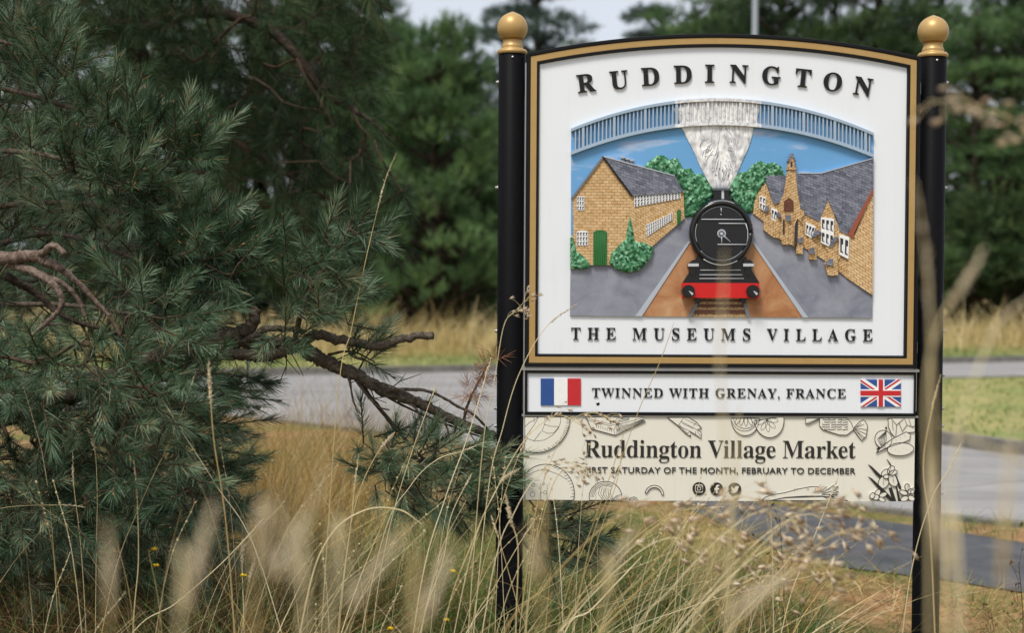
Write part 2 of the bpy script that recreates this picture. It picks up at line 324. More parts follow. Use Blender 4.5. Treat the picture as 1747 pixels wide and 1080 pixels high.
def line_text(body, x0, yb0, x1, yb1, cap, parent, mat='black_satin', serif=True, front=.006, caph=.68, **kw):
    me, V = text_mesh(body, serif, **kw); A = at(x0, yb0, -front); B = at(x1, yb1, -front); xd = (B-A).normalized(); zd = Vector((-xd.z, 0, xd.x))
    mn, mx = V[:, 0].min(), V[:, 0].max(); sx = (B-A).length/(mx-mn); sz = cap*.002/caph; zmid = V[:, 2].min()
    print('TEXT', body, 'sx/sz', round(sx/sz, 3))
    dep = (front)/(V[:, 2].max()-zmid)
    Q = np.array(A)[None] + (V[:, :1]-mn)*sx*np.array(xd)[None] + V[:, 1:2]*sz*np.array(zd)[None]; Q[:, 1] = -.0005-(V[:, 2]-zmid)*dep
    me.vertices.foreach_set('co', Q.astype(np.float32).ravel()); me.materials.clear(); me.materials.append(MATS[mat]); me.update()
    return link('lettering', me, parent)

# =================================================================== VILLAGE SIGN
sign = empty('village_sign', (0, .05, 0), 'Ruddington village sign with black posts, gold finials, a carved railway picture and two lower boards', 'village sign')
BASE = .03          # board thickness behind the y=0 face
# --- posts
def post(uc_top, vtop, uc_bot, usx, fin_u, fin_v, pit):
    p0 = at(uc_top, vtop, .05); p1 = at(uc_bot, 850, .05); x = (p0.x+p1.x)/2; top = p0.z; c = (x, .05, 0); r = .0465
    b = MB(); b.lathe([(r, -.3), (r, top-.004), (r-.004, top)], c, 'post_paint', 40); po = b.build('post', sign)
    b = MB(); s = .00202
    prof = [(24, 0), (25.5, 2), (25.5, 5), (23, 8), (19, 9), (17.8, 11), (19, 13), (17.6, 15), (16.3, 19), (16, 23), (17.5, 25.5)]
    for a in range(-48, 91, 8): prof.append((26*math.cos(math.radians(a)) if a < 88 else 1.2, 44.5+26*math.sin(math.radians(a)) + max(0, (a-60)/30)**2*2.2))
    b.lathe([(q*s, top-.003+h*s*1.0) for q, h in prof], c, 'gold_paint', 36); b.build('finial', po)
    for v in (140, 320, 565, 640, 697, 727, 842):
        z = at(uc_top, v, .05).z; b = MB()
        b.tube([(x+usx*(r-.002), .05, z), (x+usx*(r+.004), .05, z)], .0065, 'bolt_steel', 8); b.tube([(x+usx*(r+.004), .05, z), (x+usx*(r+.009), .05, z)], .0045, 'bolt_steel', 8); b.build('bolt', po)
    b = MB(); b.tube([(x, .05-r+.002, top-.018), (x, .05-r-.002, top-.018)], .0042, 'bolt_steel', 8); b.build('rivet', po)
post(873.5, 91, 869.8, -1, 873, 46, 1); post(1591.5, 96.5, 1581.5, 1, 1592, 51, 1)
# --- arched name board
XL, XR = -.671, .671; ZB = at(895, 625.5).z; ZT = at(899, 91).z; SAG = .072; HW = XR
RAD = (HW*HW+SAG*SAG)/(2*SAG); ZC = ZT+SAG-RAD
def ring(d, n=40):
    r = RAD-d; x = HW-d; P = [Vector((-x, 0, ZB+d)), Vector((x, 0, ZB+d))]; a0 = math.asin(x/r)
    for i in range(n+1): a = a0-2*a0*i/n; P.append(Vector((r*math.sin(a), 0, ZC+r*math.cos(a))))
    return P
def ringstrip(mb, rings, m):
    """rings: (inset, front); joined as a swept moulding"""
    n = len(ring(0)); V = []; F = []
    for d, fr in rings: V += [(p.x, -fr, p.z) for p in ring(d)]
    for j in range(len(rings)-1):
        for i in range(n): F.append([j*n+i, j*n+(i+1) % n, (j+1)*n+(i+1) % n, (j+1)*n+i])
    mb.add(V, F, m)
b = MB(); b.solid(ring(.004), 0, -BASE, 'sign_white'); nb = b.build('name_board', sign)
b = MB(); ringstrip(b, [(0, -BASE-.004), (0, .012), (.001, .014), (.010, .014), (.012, .0105), (.0135, .0095)], 'black_paint')
ringstrip(b, [(.0345, .0095), (.036, .011), (.041, .011), (.0435, .004), (.0445, -.001)], 'black_paint'); ringstrip(b, [(0, -BASE-.004), (.05, -BASE-.004)], 'black_paint'); b.build('frame', nb)
b = MB(); ringstrip(b, [(.0125, .0088), (.0142, .0108), (.0338, .0108), (.0352, .0088)], 'gold_paint'); b.build('gold_border', nb)
# RUDDINGTON, letter by letter on the arc
me_all = []; LET = [('R', 1000, 141, 8), ('U', 1056, 135.5, 6), ('D', 1109.5, 130, 4), ('D', 1165, 126.5, 2), ('I', 1211, 125, 0), ('N', 1261, 125.5, -1.5), ('G', 1316.5, 128.3, -3), ('T', 1370.5, 132.5, -5), ('O', 1421, 139, -7), ('N', 1473, 147, -9)]
b = MB()
for ch, u, v, an in LET:
    me, V = text_mesh(ch, True, -.006, depth=.05, bevel=.012); s = 30*.002/.68; cx = (V[:, 0].min()+V[:, 0].max())/2; P = at(u, v, -.006); a = math.radians(an-.4)
    X = (V[:, 0]-cx)*s; Z = (V[:, 1]-.335)*s; Yy = -.0005-(V[:, 2]-V[:, 2].min())*.052
    Q = np.stack([P.x+X*math.cos(a)-Z*math.sin(a), Yy, P.z+X*math.sin(a)+Z*math.cos(a)], 1)
    b = MB(); b.add(Q, [list(p.vertices) for p in me.polygons], 'black_satin'); bpy.data.meshes.remove(me); b.build('letter', nb)
line_text('THE MUSEUMS VILLAGE', 974.5, 579.3, 1488.5, 582.3, 20.5, nb, off=-.012, space=1.80, word=.8, front=.0045, bevel=.008)

# --- relief picture
z3 = lambda x, y: (960+x/5.143, 150+y/5.143); z4 = lambda x, y: (1220+x/5.143, 150+y/5.143)
z5 = lambda x, y: (960+x/4.911, 340+y/4.911); z6 = lambda x, y: (1220+x/4.911, 340+y/4.911); zl = lambda x, y: (1160+x/4.5, 310+y/4.5)
def arc_v(u, l, c, r, u0=974., u1=1491.):       # parabola through three heights
    t = (u-u0)/(u1-u0); return l*(1-t)*(1-2*t)+c*4*t*(1-t)+r*t*(2*t-1)
top_v = lambda u: arc_v(u, 219, 167, 226); low_v = lambda u: arc_v(u, 264, 213, 268.5)
us = np.linspace(974.5, 1490.5, 36)
b = MB(); b.px([(u, top_v(u)) for u in us]+[(1490, 400), (974, 400)], .003, -.002, 'painted_sky'); b.build('painted_sky', sign)
b = MB(); b.px([(973.5, 440), (1078, 446), (1113, 420), (1168, 372), (1185, 362), (1176.5, 413), (1084, 540), (972.5, 538.5)], .0065, 0, 'painted_pavement')
b.px([(1280, 361), (1290, 366), (1330, 380), (1380, 430), (1446, 470), (1489, 500), (1488, 543), (1378, 541.8), (1283, 413)], .0065, 0, 'painted_pavement')
for q in ([(1084, 539.5), (1095, 539.7), (1178, 412), (1174, 412)], [(1283, 413), (1287, 413), (1379, 541.8), (1369.5, 541.6)]): b.px(q, .008, 0, 'painted_kerb')
b.build('carved_pavement', sign)
b = MB(); b.px([(1095.3, 539.7), (1177.5, 413), (1284, 414), (1369.3, 541.5)], .0055, 0, 'painted_earth'); tb = b.build('carved_trackbed', sign)
b = MB(); b.px([(1192, 500), (1270, 500), (1281, 541), (1174, 540.5)], .0066, 0, 'painted_ballast'); tr = b.build('carved_track', sign)
for y, h in ((511, 4), (519, 5), (528.5, 6.5)):
    k = (y-500)/40; b = MB(); b.px([(1194-18*k, y), (1268+10*k, y+.2), (1269+11*k, y+h), (1192-19*k, y+h-.2)], .009, 0, 'painted_sleeper'); b.build('sleeper', tr)
for q in ([(1196, 500), (1200, 500), (1180.5, 540.6), (1174, 540.6)], [(1263, 500), (1267, 500), (1280.5, 541), (1274, 541)]): b = MB(); b.px(q, .012, 0, 'painted_rail'); b.build('rail', tr)
# bumpy painted masses (foliage and smoke): triangulated grid inside an outline, pushed out
def inside(P, x, y):
    c = False; n = len(P)
    for i in range(n):
        a, d = P[i], P[(i+1) % n]
        if (a[1] > y) != (d[1] > y) and x < (d[0]-a[0])*(y-a[1])/(d[1]-a[1])+a[0]: c = not c
    return c
def lump(name, outline, z, front, amp, mat, step=2.2, freq=.11, seed=0, edge=.8):
    O = [z(*p) for p in outline]; O2 = []
    for i in range(len(O)):
        a, d = O[i], O[(i+1) % len(O)]; L = math.hypot(d[0]-a[0], d[1]-a[1]); k = max(1, int(L/3))
        for j in range(k):
            t = j/k; w = edge*1.6*noise.noise(Vector((a[0]*.3+t*L*.25, a[1]*.3, seed))); nx, ny = (d[1]-a[1])/L, -(d[0]-a[0])/L
            O2.append((a[0]+(d[0]-a[0])*t+nx*w, a[1]+(d[1]-a[1])*t+ny*w))
    xs = [p[0] for p in O2]; ys = [p[1] for p in O2]; pts = list(O2); nb_ = len(O2)
    def edist(x, y): return min((x-a)**2+(y-c)**2 for a, c in O2)**.5
    y = min(ys)
    while y < max(ys):
        x = min(xs)
        while x < max(xs):
            xx, yy = x+random.uniform(-.6, .6), y+random.uniform(-.6, .6)
            if inside(O2, xx, yy) and edist(xx, yy) > step*.6: pts.append((xx, yy))
            x += step
        y += step
    from mathutils.geometry import delaunay_2d_cdt
    vs, es, fs, ov, oe, of = delaunay_2d_cdt([Vector(p) for p in pts], [], [list(range(nb_))], 1, 1e-4)
    V = []
    for q in vs:
        e = edist(q.x, q.y); n1 = noise.noise(Vector((q.x*freq, q.y*freq, seed)))*.6+noise.noise(Vector((q.x*freq*2.6, q.y*freq*2.6, seed+7)))*.5
        f = front+(amp*(.45+n1) if e > .3 else 0)*min(1, e/4)+min(1, e/6)*amp*.5
        p = at(q.x, q.y, -f); V.append((p.x, -f, p.z))
    b = MB(); F = [list(f) for f in fs]; 
    for f in F:
        a, c, d = (V[i] for i in f[:3])
        if (c[0]-a[0])*(d[2]-a[2])-(d[0]-a[0])*(c[2]-a[2]) < 0: f.reverse()
    b.add(V, F, mat, True); n = len(V); rim = []
    idx = [min(range(len(vs)), key=lambda k: (vs[k].x-p[0])**2+(vs[k].y-p[1])**2) for p in O2]
    RV = [V[i] for i in idx]+[(V[i][0], 0.0, V[i][2]) for i in idx]; m_ = len(idx)
    b.add(RV, [[i, (i+1) % m_, (i+1) % m_+m_, i+m_] for i in range(m_)], mat)
    return b.build(name, sign)
lump('carved_tree', [(700, 700), (715, 685), (760, 640), (840, 585), (890, 590), (940, 630), (1000, 610), (1035, 660), (1060, 710), (1120, 700), (1170, 760), (1220, 750), (1270, 810), (1330, 900), (1315, 960), (1210, 1060), (1170, 1125), (1075, 1140), (1060, 900), (985, 780)], z3, .007, .008, 'painted_leaves', 2.2, .13, 1)
lump('carved_tree', [(120, 900), (150, 820), (210, 740), (280, 730), (330, 670), (400, 635), (440, 660), (520, 650), (580, 690), (610, 760), (500, 800), (400, 900), (330, 1095), (260, 1100), (180, 1010), (120, 970)], z4, .007, .008, 'painted_leaves', 2.2, .13, 4)
sm = lump('carved_smoke', [(1148.5, 184), (1153, 195), (1164, 219), (1176, 243), (1185.5, 262), (1192, 278), (1199, 292), (1208, 309), (1216, 322), (1243, 322), (1252, 309), (1260, 290), (1267, 273), (1275, 256), (1280.5, 242), (1285.5, 219), (1292, 200), (1298, 178.5), (1280, 173.5), (1223, 169.5), (1175, 174)], lambda x, y: (x, y), .006, .0035, 'painted_smoke', 2.6, .05, 9, .4)
b = MB(); paint('smoke_grey', (.52, .52, .55), .6); paint('smoke_white', (.82, .82, .80), .6)
SMO = [(1150, 186), (1164, 219), (1185.5, 262), (1199, 292), (1216, 322), (1243, 322), (1260, 290), (1280.5, 242), (1297, 180)]
for k in range(44):      # brushed swirls rising from the chimney
    side = random.choice((-1, 1)); t0 = random.uniform(0, .75); w0 = random.uniform(.1, .92); mm = 'smoke_grey' if random.random() < .62 else 'smoke_white'; run = []
    for i in range(9):
        t = t0+i*random.uniform(.018, .03); y = 320-135*t; half = 11+50*t**.8; u = 1230+side*half*w0*(1-.6*(i/8)**2)+side*1.2*math.sin(i*.6+k); run.append((u, y))
    run = [p for p in run if inside(SMO, *p)]
    if len(run) > 3:
        n_ = len(run); P = [at(p[0], p[1], -.0098) for p in run]; b.tube([tuple(p) for p in P], np.array([.0004+random.uniform(.0008, .0019)*math.sin(math.pi*(i+.3)/(n_+.3)) for i in range(n_)]), mm, 5)
b.build('brush_strokes', sm)
# bridge
b = MB(); misty = lambda u: 1155 < u < 1293
for seg in (us[us < 1158], us[(us > 1142) & (us < 1304)], us[us > 1290]):
    mm = 'bridge_misty' if misty(seg[len(seg)//2]) else 'bridge_paint'; seg = list(seg)
    b.px([(u, top_v(u)) for u in seg]+[(u, top_v(u)+5) for u in seg[::-1]], .017 if mm[-1] == 't' else .0175, .002, mm)
    b.px([(u, low_v(u)-6) for u in seg]+[(u, low_v(u)-2) for u in seg[::-1]], .016 if mm[-1] == 't' else .0165, .002, mm)
    b.px([(u, low_v(u)-2) for u in seg]+[(u, low_v(u)) for u in seg[::-1]], .018 if mm[-1] == 't' else .0185, .002, mm)
PO = [995, 1048, 1101, 1154.5, 1208, 1265.5-2, 1318, 1371.5, 1424.5, 1477]
for p in PO:
    mm = 'bridge_misty' if misty(p) else 'bridge_paint'; b.px([(p-2.2, top_v(p)+4), (p+2.2, top_v(p)+4), (p+2.2, low_v(p)-4), (p-2.2, low_v(p)-4)], .0155, .002, mm)
edges = [974.5-32]+PO+[1477+53]
for a, c in zip(edges[:-1], edges[1:]):
    for k in range(1, 8):
        u = a+(c-a)*k/8
        if 976 < u < 1489: b.px([(u-1.2, top_v(u)+4), (u+1.2, top_v(u)+4), (u+1.2, low_v(u)-5), (u-1.2, low_v(u)-5)], .0135, .002, 'bridge_misty' if misty(u) else 'bridge_paint')
b.build('carved_bridge', sign)

def grid_window(quad, nx, ny, parent, z=None, front=.016, arch=0, name='window'):
    z = z or (lambda x, y: (x, y)); q = [z(*p) for p in quad]
    def bl(s, t): return ((q[0][0]*(1-s)+q[1][0]*s)*(1-t)+(q[3][0]*(1-s)+q[2][0]*s)*t, (q[0][1]*(1-s)+q[1][1]*s)*(1-t)+(q[3][1]*(1-s)+q[2][1]*s)*t)
    b = MB(); P = [bl(0, 0)]
    if arch:
        for i in range(1, 6): x, y = bl(i/6, 0); P.append((x, y-arch*math.sin(math.pi*i/6)))
    P += [bl(1, 0), bl(1, 1), bl(0, 1)]; b.px(P, front, 0, 'window_white')
    gx, gy = .18/nx, .16/ny
    for i in range(nx):
        for j in range(ny):
            s0, s1 = (i+.2)/nx, (i+.8)/nx; t0, t1 = (j+.17)/ny, (j+.85)/ny; sm_ = s0+(s1-s0)*.55; tm = t0+(t1-t0)*.42
            b.px([bl(s0, t0), bl(s1, t0), bl(s1, t1), bl(s0, t1)], front+.0008, front-.001, 'window_dark')
            b.px([bl(sm_, tm), bl(s1, tm), bl(s1, t1-.06/ny), bl(sm_, t1-.06/ny)], front+.0016, front-.001, 'window_white')
    return b.build(name, parent)
# cottage on the left
b = MB(); b.px([(1029, 268), (1077, 333), (1078.5, 452), (979.5, 452), (977, 336)], .014, 0, 'brick_gable'); b.px([(1077, 332), (1166.5, 326), (1167.7, 372.6), (1112.7, 420), (1078.5, 450)], .0135, 0, 'brick_side'); ct = b.build('carved_cottage', sign)
b = MB(); b.px([(1028, 265.5), (1151.5, 299.5), (1166.5, 327.5), (1078, 334), (1074.5, 331)], .020, .002, 'slate')
b.px([(1028.5, 265), (1030.5, 268), (977.5, 338.5), (974.7, 336.5)], .019, .002, 'painted_rail'); b.px([(1029, 265), (1151.5, 298.8), (1151.5, 300.4), (1030, 267.6)], .0215, .002, 'painted_kerb'); b.px([(1027.5, 267), (1029.8, 266), (1079, 332.5), (1077.2, 334.8)], .0212, .002, 'black_satin'); b.build('roof', ct)
for x, y in ((1063, 268.5), (1071, 271), (1078, 273.5)): b = MB(); b.px([(x-2.6, y), (x+2.6, y), (x+2.2, y+10), (x-2.2, y+9)], .016, .002, 'engine_grey'); b.px([(x-3.6, y-2.2), (x+3.6, y-2), (x+3.4, y+1), (x-3.4, y+1)], .018, .002, 'painted_kerb'); b.build('chimney', ct)
grid_window([(984.3, 334.7), (996.7, 334.7), (997, 358.5), (984.3, 358.5)], 3, 3, ct); grid_window([(984, 395), (1003.4, 395), (1003.4, 419), (984, 419)], 4, 3, ct, arch=2)
grid_window([(1082, 333.5), (1161.5, 328.3), (1161.5, 338.3), (1082, 353)], 15, 3, ct); grid_window([(1102, 383.8), (1147.7, 362.8), (1147.4, 374.8), (1102.5, 404.8)], 12, 3, ct)
def door(quad, arch, n, parent, front=.017, mat='door_green'):
    (x0, y0), (x1, y1), (x2, y2), (x3, y3) = quad; b = MB(); P = [(x0, y0)]
    for i in range(1, 8): t = i/8; P.append((x0+(x1-x0)*t, y0+(y1-y0)*t-arch*math.sin(math.pi*t)))
    b.px(P+[(x1, y1), (x2, y2), (x3, y3)], front, 0, mat)
    for i in range(1, n): t = i/n; b.line([(x0+(x1-x0)*t, y0+(y1-y0)*t), (x3+(x2-x3)*t, y3+(y2-y3)*t)], .0016, front, mat)
    return b.build('door', parent)
door([(1012.4, 396), (1035.7, 396), (1035.4, 452.5), (1012, 452.5)], 4, 6, ct); door([(1155, 360), (1161.6, 358), (1161.2, 379.5), (1155.3, 384)], 1.5, 2, ct)
lump('carved_bush', [(563, 135), (590, 260), (605, 350), (700, 370), (765, 410), (740, 500), (650, 590), (545, 618), (440, 585), (388, 530), (410, 450), (470, 385), (530, 330), (540, 240)], z5, .016, .007, 'painted_leaves', 2, .16, 21)
lump('carved_bush', [(66, 320), (80, 312), (100, 350), (112, 430), (190, 490), (235, 560), (200, 582), (66, 584)], z5, .016, .006, 'painted_leaves', 2, .16, 25)
# schoolhouse on the right
b = MB(); b.px([(1285, 364.4), (1288, 337), (1303, 302), (1319, 346), (1330, 345), (1372, 362), (1400, 378), (1432, 392), (1447, 398), (1447, 476), (1414, 449), (1380, 427), (1340, 404), (1304.5, 379)], .0115, 0, 'brick_school')
b.px([(1490, 324), (1457, 404), (1447, 399), (1446, 474.5), (1488.7, 504)], .0135, 0, 'brick_school_end')
b.px([(1342, 302), (1346, 282), (1357, 282), (1360, 300), (1362, 322), (1371, 352), (1372, 366), (1366, 373), (1366, 402), (1355, 420), (1330, 408), (1328, 352), (1337, 330)], .018, 0, 'brick_school')
b.px([(1414, 339), (1397.5, 379), (1395, 400), (1412, 428), (1424, 450), (1433, 440), (1432, 393)], .0155, 0, 'brick_school')
for q in ([(1304, 371), (1318, 360), (1329, 370), (1329, 406), (1320, 405), (1303, 392)], [(1334, 372), (1345, 366), (1345, 418), (1334, 416)], [(1358, 376), (1368, 382), (1370, 400), (1370, 433), (1359, 433)], [(1380, 404), (1393, 418), (1393, 443), (1381, 442)], [(1407, 450), (1420, 418), (1428, 412), (1430, 470), (1413, 470)]):
    b.px(q, .020, 0, 'brick_school')
sh = b.build('carved_schoolhouse', sign)
b = MB()
b.px([(1304, 299.5), (1342, 299), (1338, 330), (1330, 346), (1320, 348)], .0165, .002, 'slate')
b.px([(1358, 294.8), (1401, 295), (1490, 269.5), (1490, 320), (1446, 400), (1432, 393), (1424, 368), (1414, 337), (1397, 378), (1372, 364), (1371, 350), (1362, 322)], .0145, .002, 'slate')
b.px([(1349, 262), (1353, 261), (1358.5, 275), (1356, 277)], .022, .002, 'slate'); b.px([(1349.5, 261.5), (1344, 274.5), (1346.5, 276.5), (1351, 266)], .0225, .002, 'slate')
b.px([(1356, 282), (1359.3, 284), (1362, 312), (1369, 342), (1372, 358), (1366, 356), (1360, 320)], .0195, .002, 'slate')
b.px([(1411, 336), (1419, 337), (1437, 375), (1431.5, 380), (1426, 370)], .0195, .002, 'slate'); b.px([(1358, 294), (1401, 294.2), (1490, 268.7), (1490, 270.4), (1401, 296), (1358, 295.7)], .016, .002, 'painted_kerb')
for q in ([(1307, 352), (1312, 350), (1311, 360), (1305, 362)], [(1324, 364), (1330, 362), (1334, 372), (1327, 370)], [(1340, 368), (1349, 366), (1350, 376), (1342, 377)], [(1394, 392), (1402, 396), (1390, 405), (1385, 403)], [(1423, 405), (1431, 404), (1420, 420), (1415, 419)], [(1382, 424), (1389, 422), (1391, 433), (1381, 432)], [(1412, 443), (1421, 441), (1422, 453), (1408, 452)], [(1362.5, 406), (1369, 405), (1369, 414), (1362.5, 415)]):
    b.px(q, .0255, .002, 'slate')
b.build('roof', sh)
b = MB(); b.px([(1490, 320), (1490, 328), (1457, 398), (1457, 406), (1447, 400), (1450, 394)], .0185, .002, 'verge_red'); b.build('bargeboard', sh)
b = MB(); b.px([(1345.5, 275), (1350, 266), (1355.5, 276), (1355.5, 287), (1344.5, 287)], .0205, .002, 'brick_school'); b.px([(1349, 275), (1352, 275), (1352, 285), (1349, 285)], .0212, .002, 'window_dark'); b.px([(1343.5, 286), (1357, 286), (1357.5, 289), (1343, 289)], .022, .002, 'brick_school'); b.build('bell_turret', sh)
b = MB(); b.px([(1338, 343), (1342, 340), (1346, 337), (1350, 340), (1353.5, 343), (1354, 360), (1337.5, 360)], .0215, 0, 'plaque_brown')
for i in range(12): x, y = 1340+random.random()*12, 343+random.random()*15; b.line([(x-1.4, y), (x+1.4, y+random.uniform(-1.5, 1.5))], .0016, .0215, 'verge_red')
b.build('plaque', sh)
for q, nx, ny, fr in (([(1296, 333), (1306.5, 337), (1305.5, 360.5), (1296, 355)], 2, 2, .017), ([(1316, 354), (1327, 358.5), (1323, 377.5), (1315.5, 373)], 2, 1, .0205), ([(1375, 379), (1392, 386), (1385, 406.5), (1374.5, 400)], 3, 1, .017), ([(1401, 370), (1423, 373), (1423, 402), (1415, 421.5), (1401, 414)], 3, 2, .019), ([(1432, 399), (1449, 404.5), (1447.5, 442), (1432, 434)], 2, 1, .018)):
    if len(q) == 5: q = [q[0], q[1], (1422, 424), q[4]]
    grid_window(q, nx, ny, sh, front=fr)
for q in ([(1336, 376), (1338.5, 374), (1338.5, 400), (1336, 399)], [(1356.5, 380), (1361.5, 373), (1360, 418), (1356, 419)]): door(q, 1, 1, sh, .0235, 'window_dark')
b = MB(); b.line([(1355, 421), (1355, 384), (1358, 376), (1362, 371), (1366, 376), (1369, 384)], .004, .0235, 'brick_school_end'); b.build('porch_arch', sh)
# locomotive
b = MB(); C = (1231, 397.3)
def disc(mb, c, rx, ry, front, back, m, n=48, a0=0, a1=360): mb.px([(c[0]+rx*math.cos(math.radians(a0+(a1-a0)*i/n)), c[1]+ry*math.sin(math.radians(a0+(a1-a0)*i/n))) for i in range(n)], front, back, m)
disc(b, C, 54.5, 56, .030, 0, 'engine_black'); b.px([(1189, 438), (1273, 438), (1283, 462), (1296, 483), (1164.5, 483), (1177, 463)], .024, 0, 'engine_black'); lo = b.build('carved_locomotive', sign)
b = MB(); ctr = []
for i in range(49): a = math.radians(i*7.5); ctr.append(at(C[0]+49.5*math.cos(a), C[1]+51*math.sin(a), -.031))
b.tube(ctr, .009, 'engine_black', 8); disc(b, C, 44, 45.5, .0345, .02, 'engine_black')
def arcl(r, a0, a1, w, y, m, k=14): b.line([(C[0]+r*math.cos(math.radians(a0+(a1-a0)*i/k)), C[1]+r*1.02*math.sin(math.radians(a0+(a1-a0)*i/k))) for i in range(k+1)], w, y, m)
arcl(44, 215, 325, .003, .035, 'engine_grey'); arcl(46.5, 40, 140, .005, .039, 'engine_grey'); arcl(53.5, 60, 125, .004, .036, 'engine_line'); arcl(53.5, -50, 40, .0022, .033, 'engine_line'); arcl(54, 245, 295, .0028, .034, 'engine_line'); arcl(44.5, 160, 200, .002, .035, 'engine_line')
b.build('smokebox_door', lo)
b = MB()
for pts in ([(165, 288), (490, 289)], [(298, 320), (505, 321)], [(505, 321), (520, 370), (522, 430), (510, 482)], [(288, 481), (510, 482)], [(320, 400), (321, 488)], [(320, 400), (388, 462)], [(316, 200), (318, 235)], [(313, 245), (317, 258)]): b.line(pts, .0034, .0375, 'engine_line', zl)
b.build('handrail', lo)
b = MB(); disc(b, zl(320, 397), 7.4, 7.4, .037, .02, 'painted_kerb', 24); disc(b, zl(320, 398), 5.2, 5.2, .0385, .02, 'engine_grey', 24); disc(b, zl(320, 398), 2.4, 2.4, .042, .02, 'engine_line', 16); b.build('door_boss', lo)
b = MB(); b.px([(1216, 322), (1245, 322), (1243.5, 331), (1246, 338), (1252, 345), (1210, 345), (1217, 338), (1218, 331)], .026, 0, 'engine_black'); b.px([(1231, 324), (1235, 324), (1235.5, 339), (1231, 339)], .0268, .02, 'engine_line'); b.px([(1214.5, 320.5), (1247, 320.5), (1246, 324), (1216, 324)], .030, 0, 'engine_grey'); b.build('chimney', lo)
for q in ([(1183, 443), (1191, 443), (1192, 455), (1174, 455.5), (1175, 449)], [(1270, 443), (1280, 443), (1286, 449), (1286, 455.5), (1268, 455)]):
    b = MB(); x0, x1 = q[3][0], q[2][0]; 
    xa, xb = min(p[0] for p in q), max(p[0] for p in q); b.px(q, .033, 0, 'engine_black'); b.px([(xa+3, 455), (xb-4, 455), (xb-6, 469), (xa+4, 469)], .028, 0, 'engine_black'); b.px([(xa, 449.5), (xb, 449.5), (xb, 454.5), (xa, 454.5)], .034, .03, 'engine_line'); b.build('step', lo)
b = MB()
for y, x0, x1 in ((460.8, 1194.5, 1263.5), (468.8, 1193.5, 1266.5), (475.3, 1193, 1269)): b.line([(x0, y), (x1, y)], .0026, .025, 'engine_line')
b.build('footplate_trim', lo)
b = MB(); b.px([(1164.5, 482.5), (1295.3, 483), (1295.3, 508.7), (1164.5, 508)], .032, 0, 'engine_red'); b.build('buffer_beam', lo)
for x in (1174.8, 1284.8):
    b = MB(); disc(b, (x, 497), 11, 11, .044, .01, 'engine_black', 30); disc(b, (x, 497), 8.5, 8.5, .047, .01, 'engine_black', 30)
    b.px([(x, 496), (x+3, 497), (x+8.5, 500.5), (x+6, 504), (x+2.5, 499.5)], .0478, .04, 'engine_line'); b.build('buffer', lo)
for x in (1191, 1268.5):
    b = MB(); b.px([(x-5, 509), (x+5, 509), (x+4, 516), (x, 518.5), (x-4, 516)], .021, 0, 'engine_black'); b.build('guard_iron', lo)

# --- twinning board
b = MB(); tz = lambda u, v: at(u, v).z
z0, z1 = tz(896, 707.5), tz(896, 633); b.box((-.668, .0, z0), (.668, BASE, z1), 'sign_white')
b.px([(1016.5, 687.5), (1019, 688), (1022, 686.5), (1023.5, 689.5), (1021, 692.5), (1018, 691.5)], .0008, -.01, 'black_satin'); tw = b.build('twinning_board', sign)
b = MB(); w = .008
for a, c in (((-.670, z0-.001), (.670, z0+.010)), ((-.670, z1-.007), (.670, z1+.001)), ((-.670, z0+.010), (-.662, z1-.007)), ((.664, z0+.010), (.670, z1-.007))): b.box((a[0], -.008, a[1]), (c[0], BASE+.004, c[1]), 'black_paint')
b.build('frame', tw)
line_text('TWINNED WITH GRENAY, FRANCE', 1010, 678, 1443, 679.6, 16, tw, off=-.013, space=1.13, word=1.0, front=.0034, bevel=.006)
def flag(quad, fields, front=.004):
    q = quad
    def bl(s, t): return (q[0][0]+(q[1][0]-q[0][0])*s, q[0][1]+(q[2][1]-q[0][1])*t+(q[1][1]-q[0][1])*s)
    b = MB()
    for k, (poly, m, f) in enumerate(fields): b.px([bl(*p) for p in poly], front+f, 0, m)
    return b.build('flag', tw)
full = [(0, 0), (1, 0), (1, 1), (0, 1)]
flag([(922.5, 646), (991, 646), (991, 691.7)], [([(0, 0), (.333, 0), (.333, 1), (0, 1)], 'flag_blue', 0), ([(.334, 0), (.666, 0), (.666, 1), (.334, 1)], 'flag_white', 0), ([(.667, 0), (1, 0), (1, 1), (.667, 1)], 'flag_red', 0)])
def clip(poly, rect):
    x0, y0, x1, y1 = rect
    for ax, val, sg in ((0, x0, 1), (0, x1, -1), (1, y0, 1), (1, y1, -1)):
        out = []
        for i in range(len(poly)):
            a, c = poly[i], poly[(i+1) % len(poly)]; ia, ic = (a[ax]-val)*sg >= 0, (c[ax]-val)*sg >= 0
            if ia: out.append(a)
            if ia != ic: t = (val-a[ax])/(c[ax]-a[ax]); out.append((a[0]+(c[0]-a[0])*t, a[1]+(c[1]-a[1])*t))
        poly = out
        if not poly: break
    return poly
def diag(x0, y0, x1, y1, o0, o1, rect):
    L = math.hypot(x1-x0, y1-y0); nx, ny = -(y1-y0)/L, (x1-x0)/L; e = 8; dx, dy = (x1-x0)/L*e, (y1-y0)/L*e
    P = [(x0-dx+nx*o0, y0-dy+ny*o0), (x1+dx+nx*o0, y1+dy+ny*o0), (x1+dx+nx*o1, y1+dy+ny*o1), (x0-dx+nx*o1, y0-dy+ny*o1)]
    return clip(P, rect)
S = lambda P: [(x/60, y/40) for x, y in P]
ff = [(full, 'flag_blue', 0)]
for D in ((0, 0, 60, 40), (0, 40, 60, 0)): ff.append((S(diag(*D, -4, 4, (0, 0, 60, 40))), 'flag_white', .0006 if D[1] == 0 else .0008))
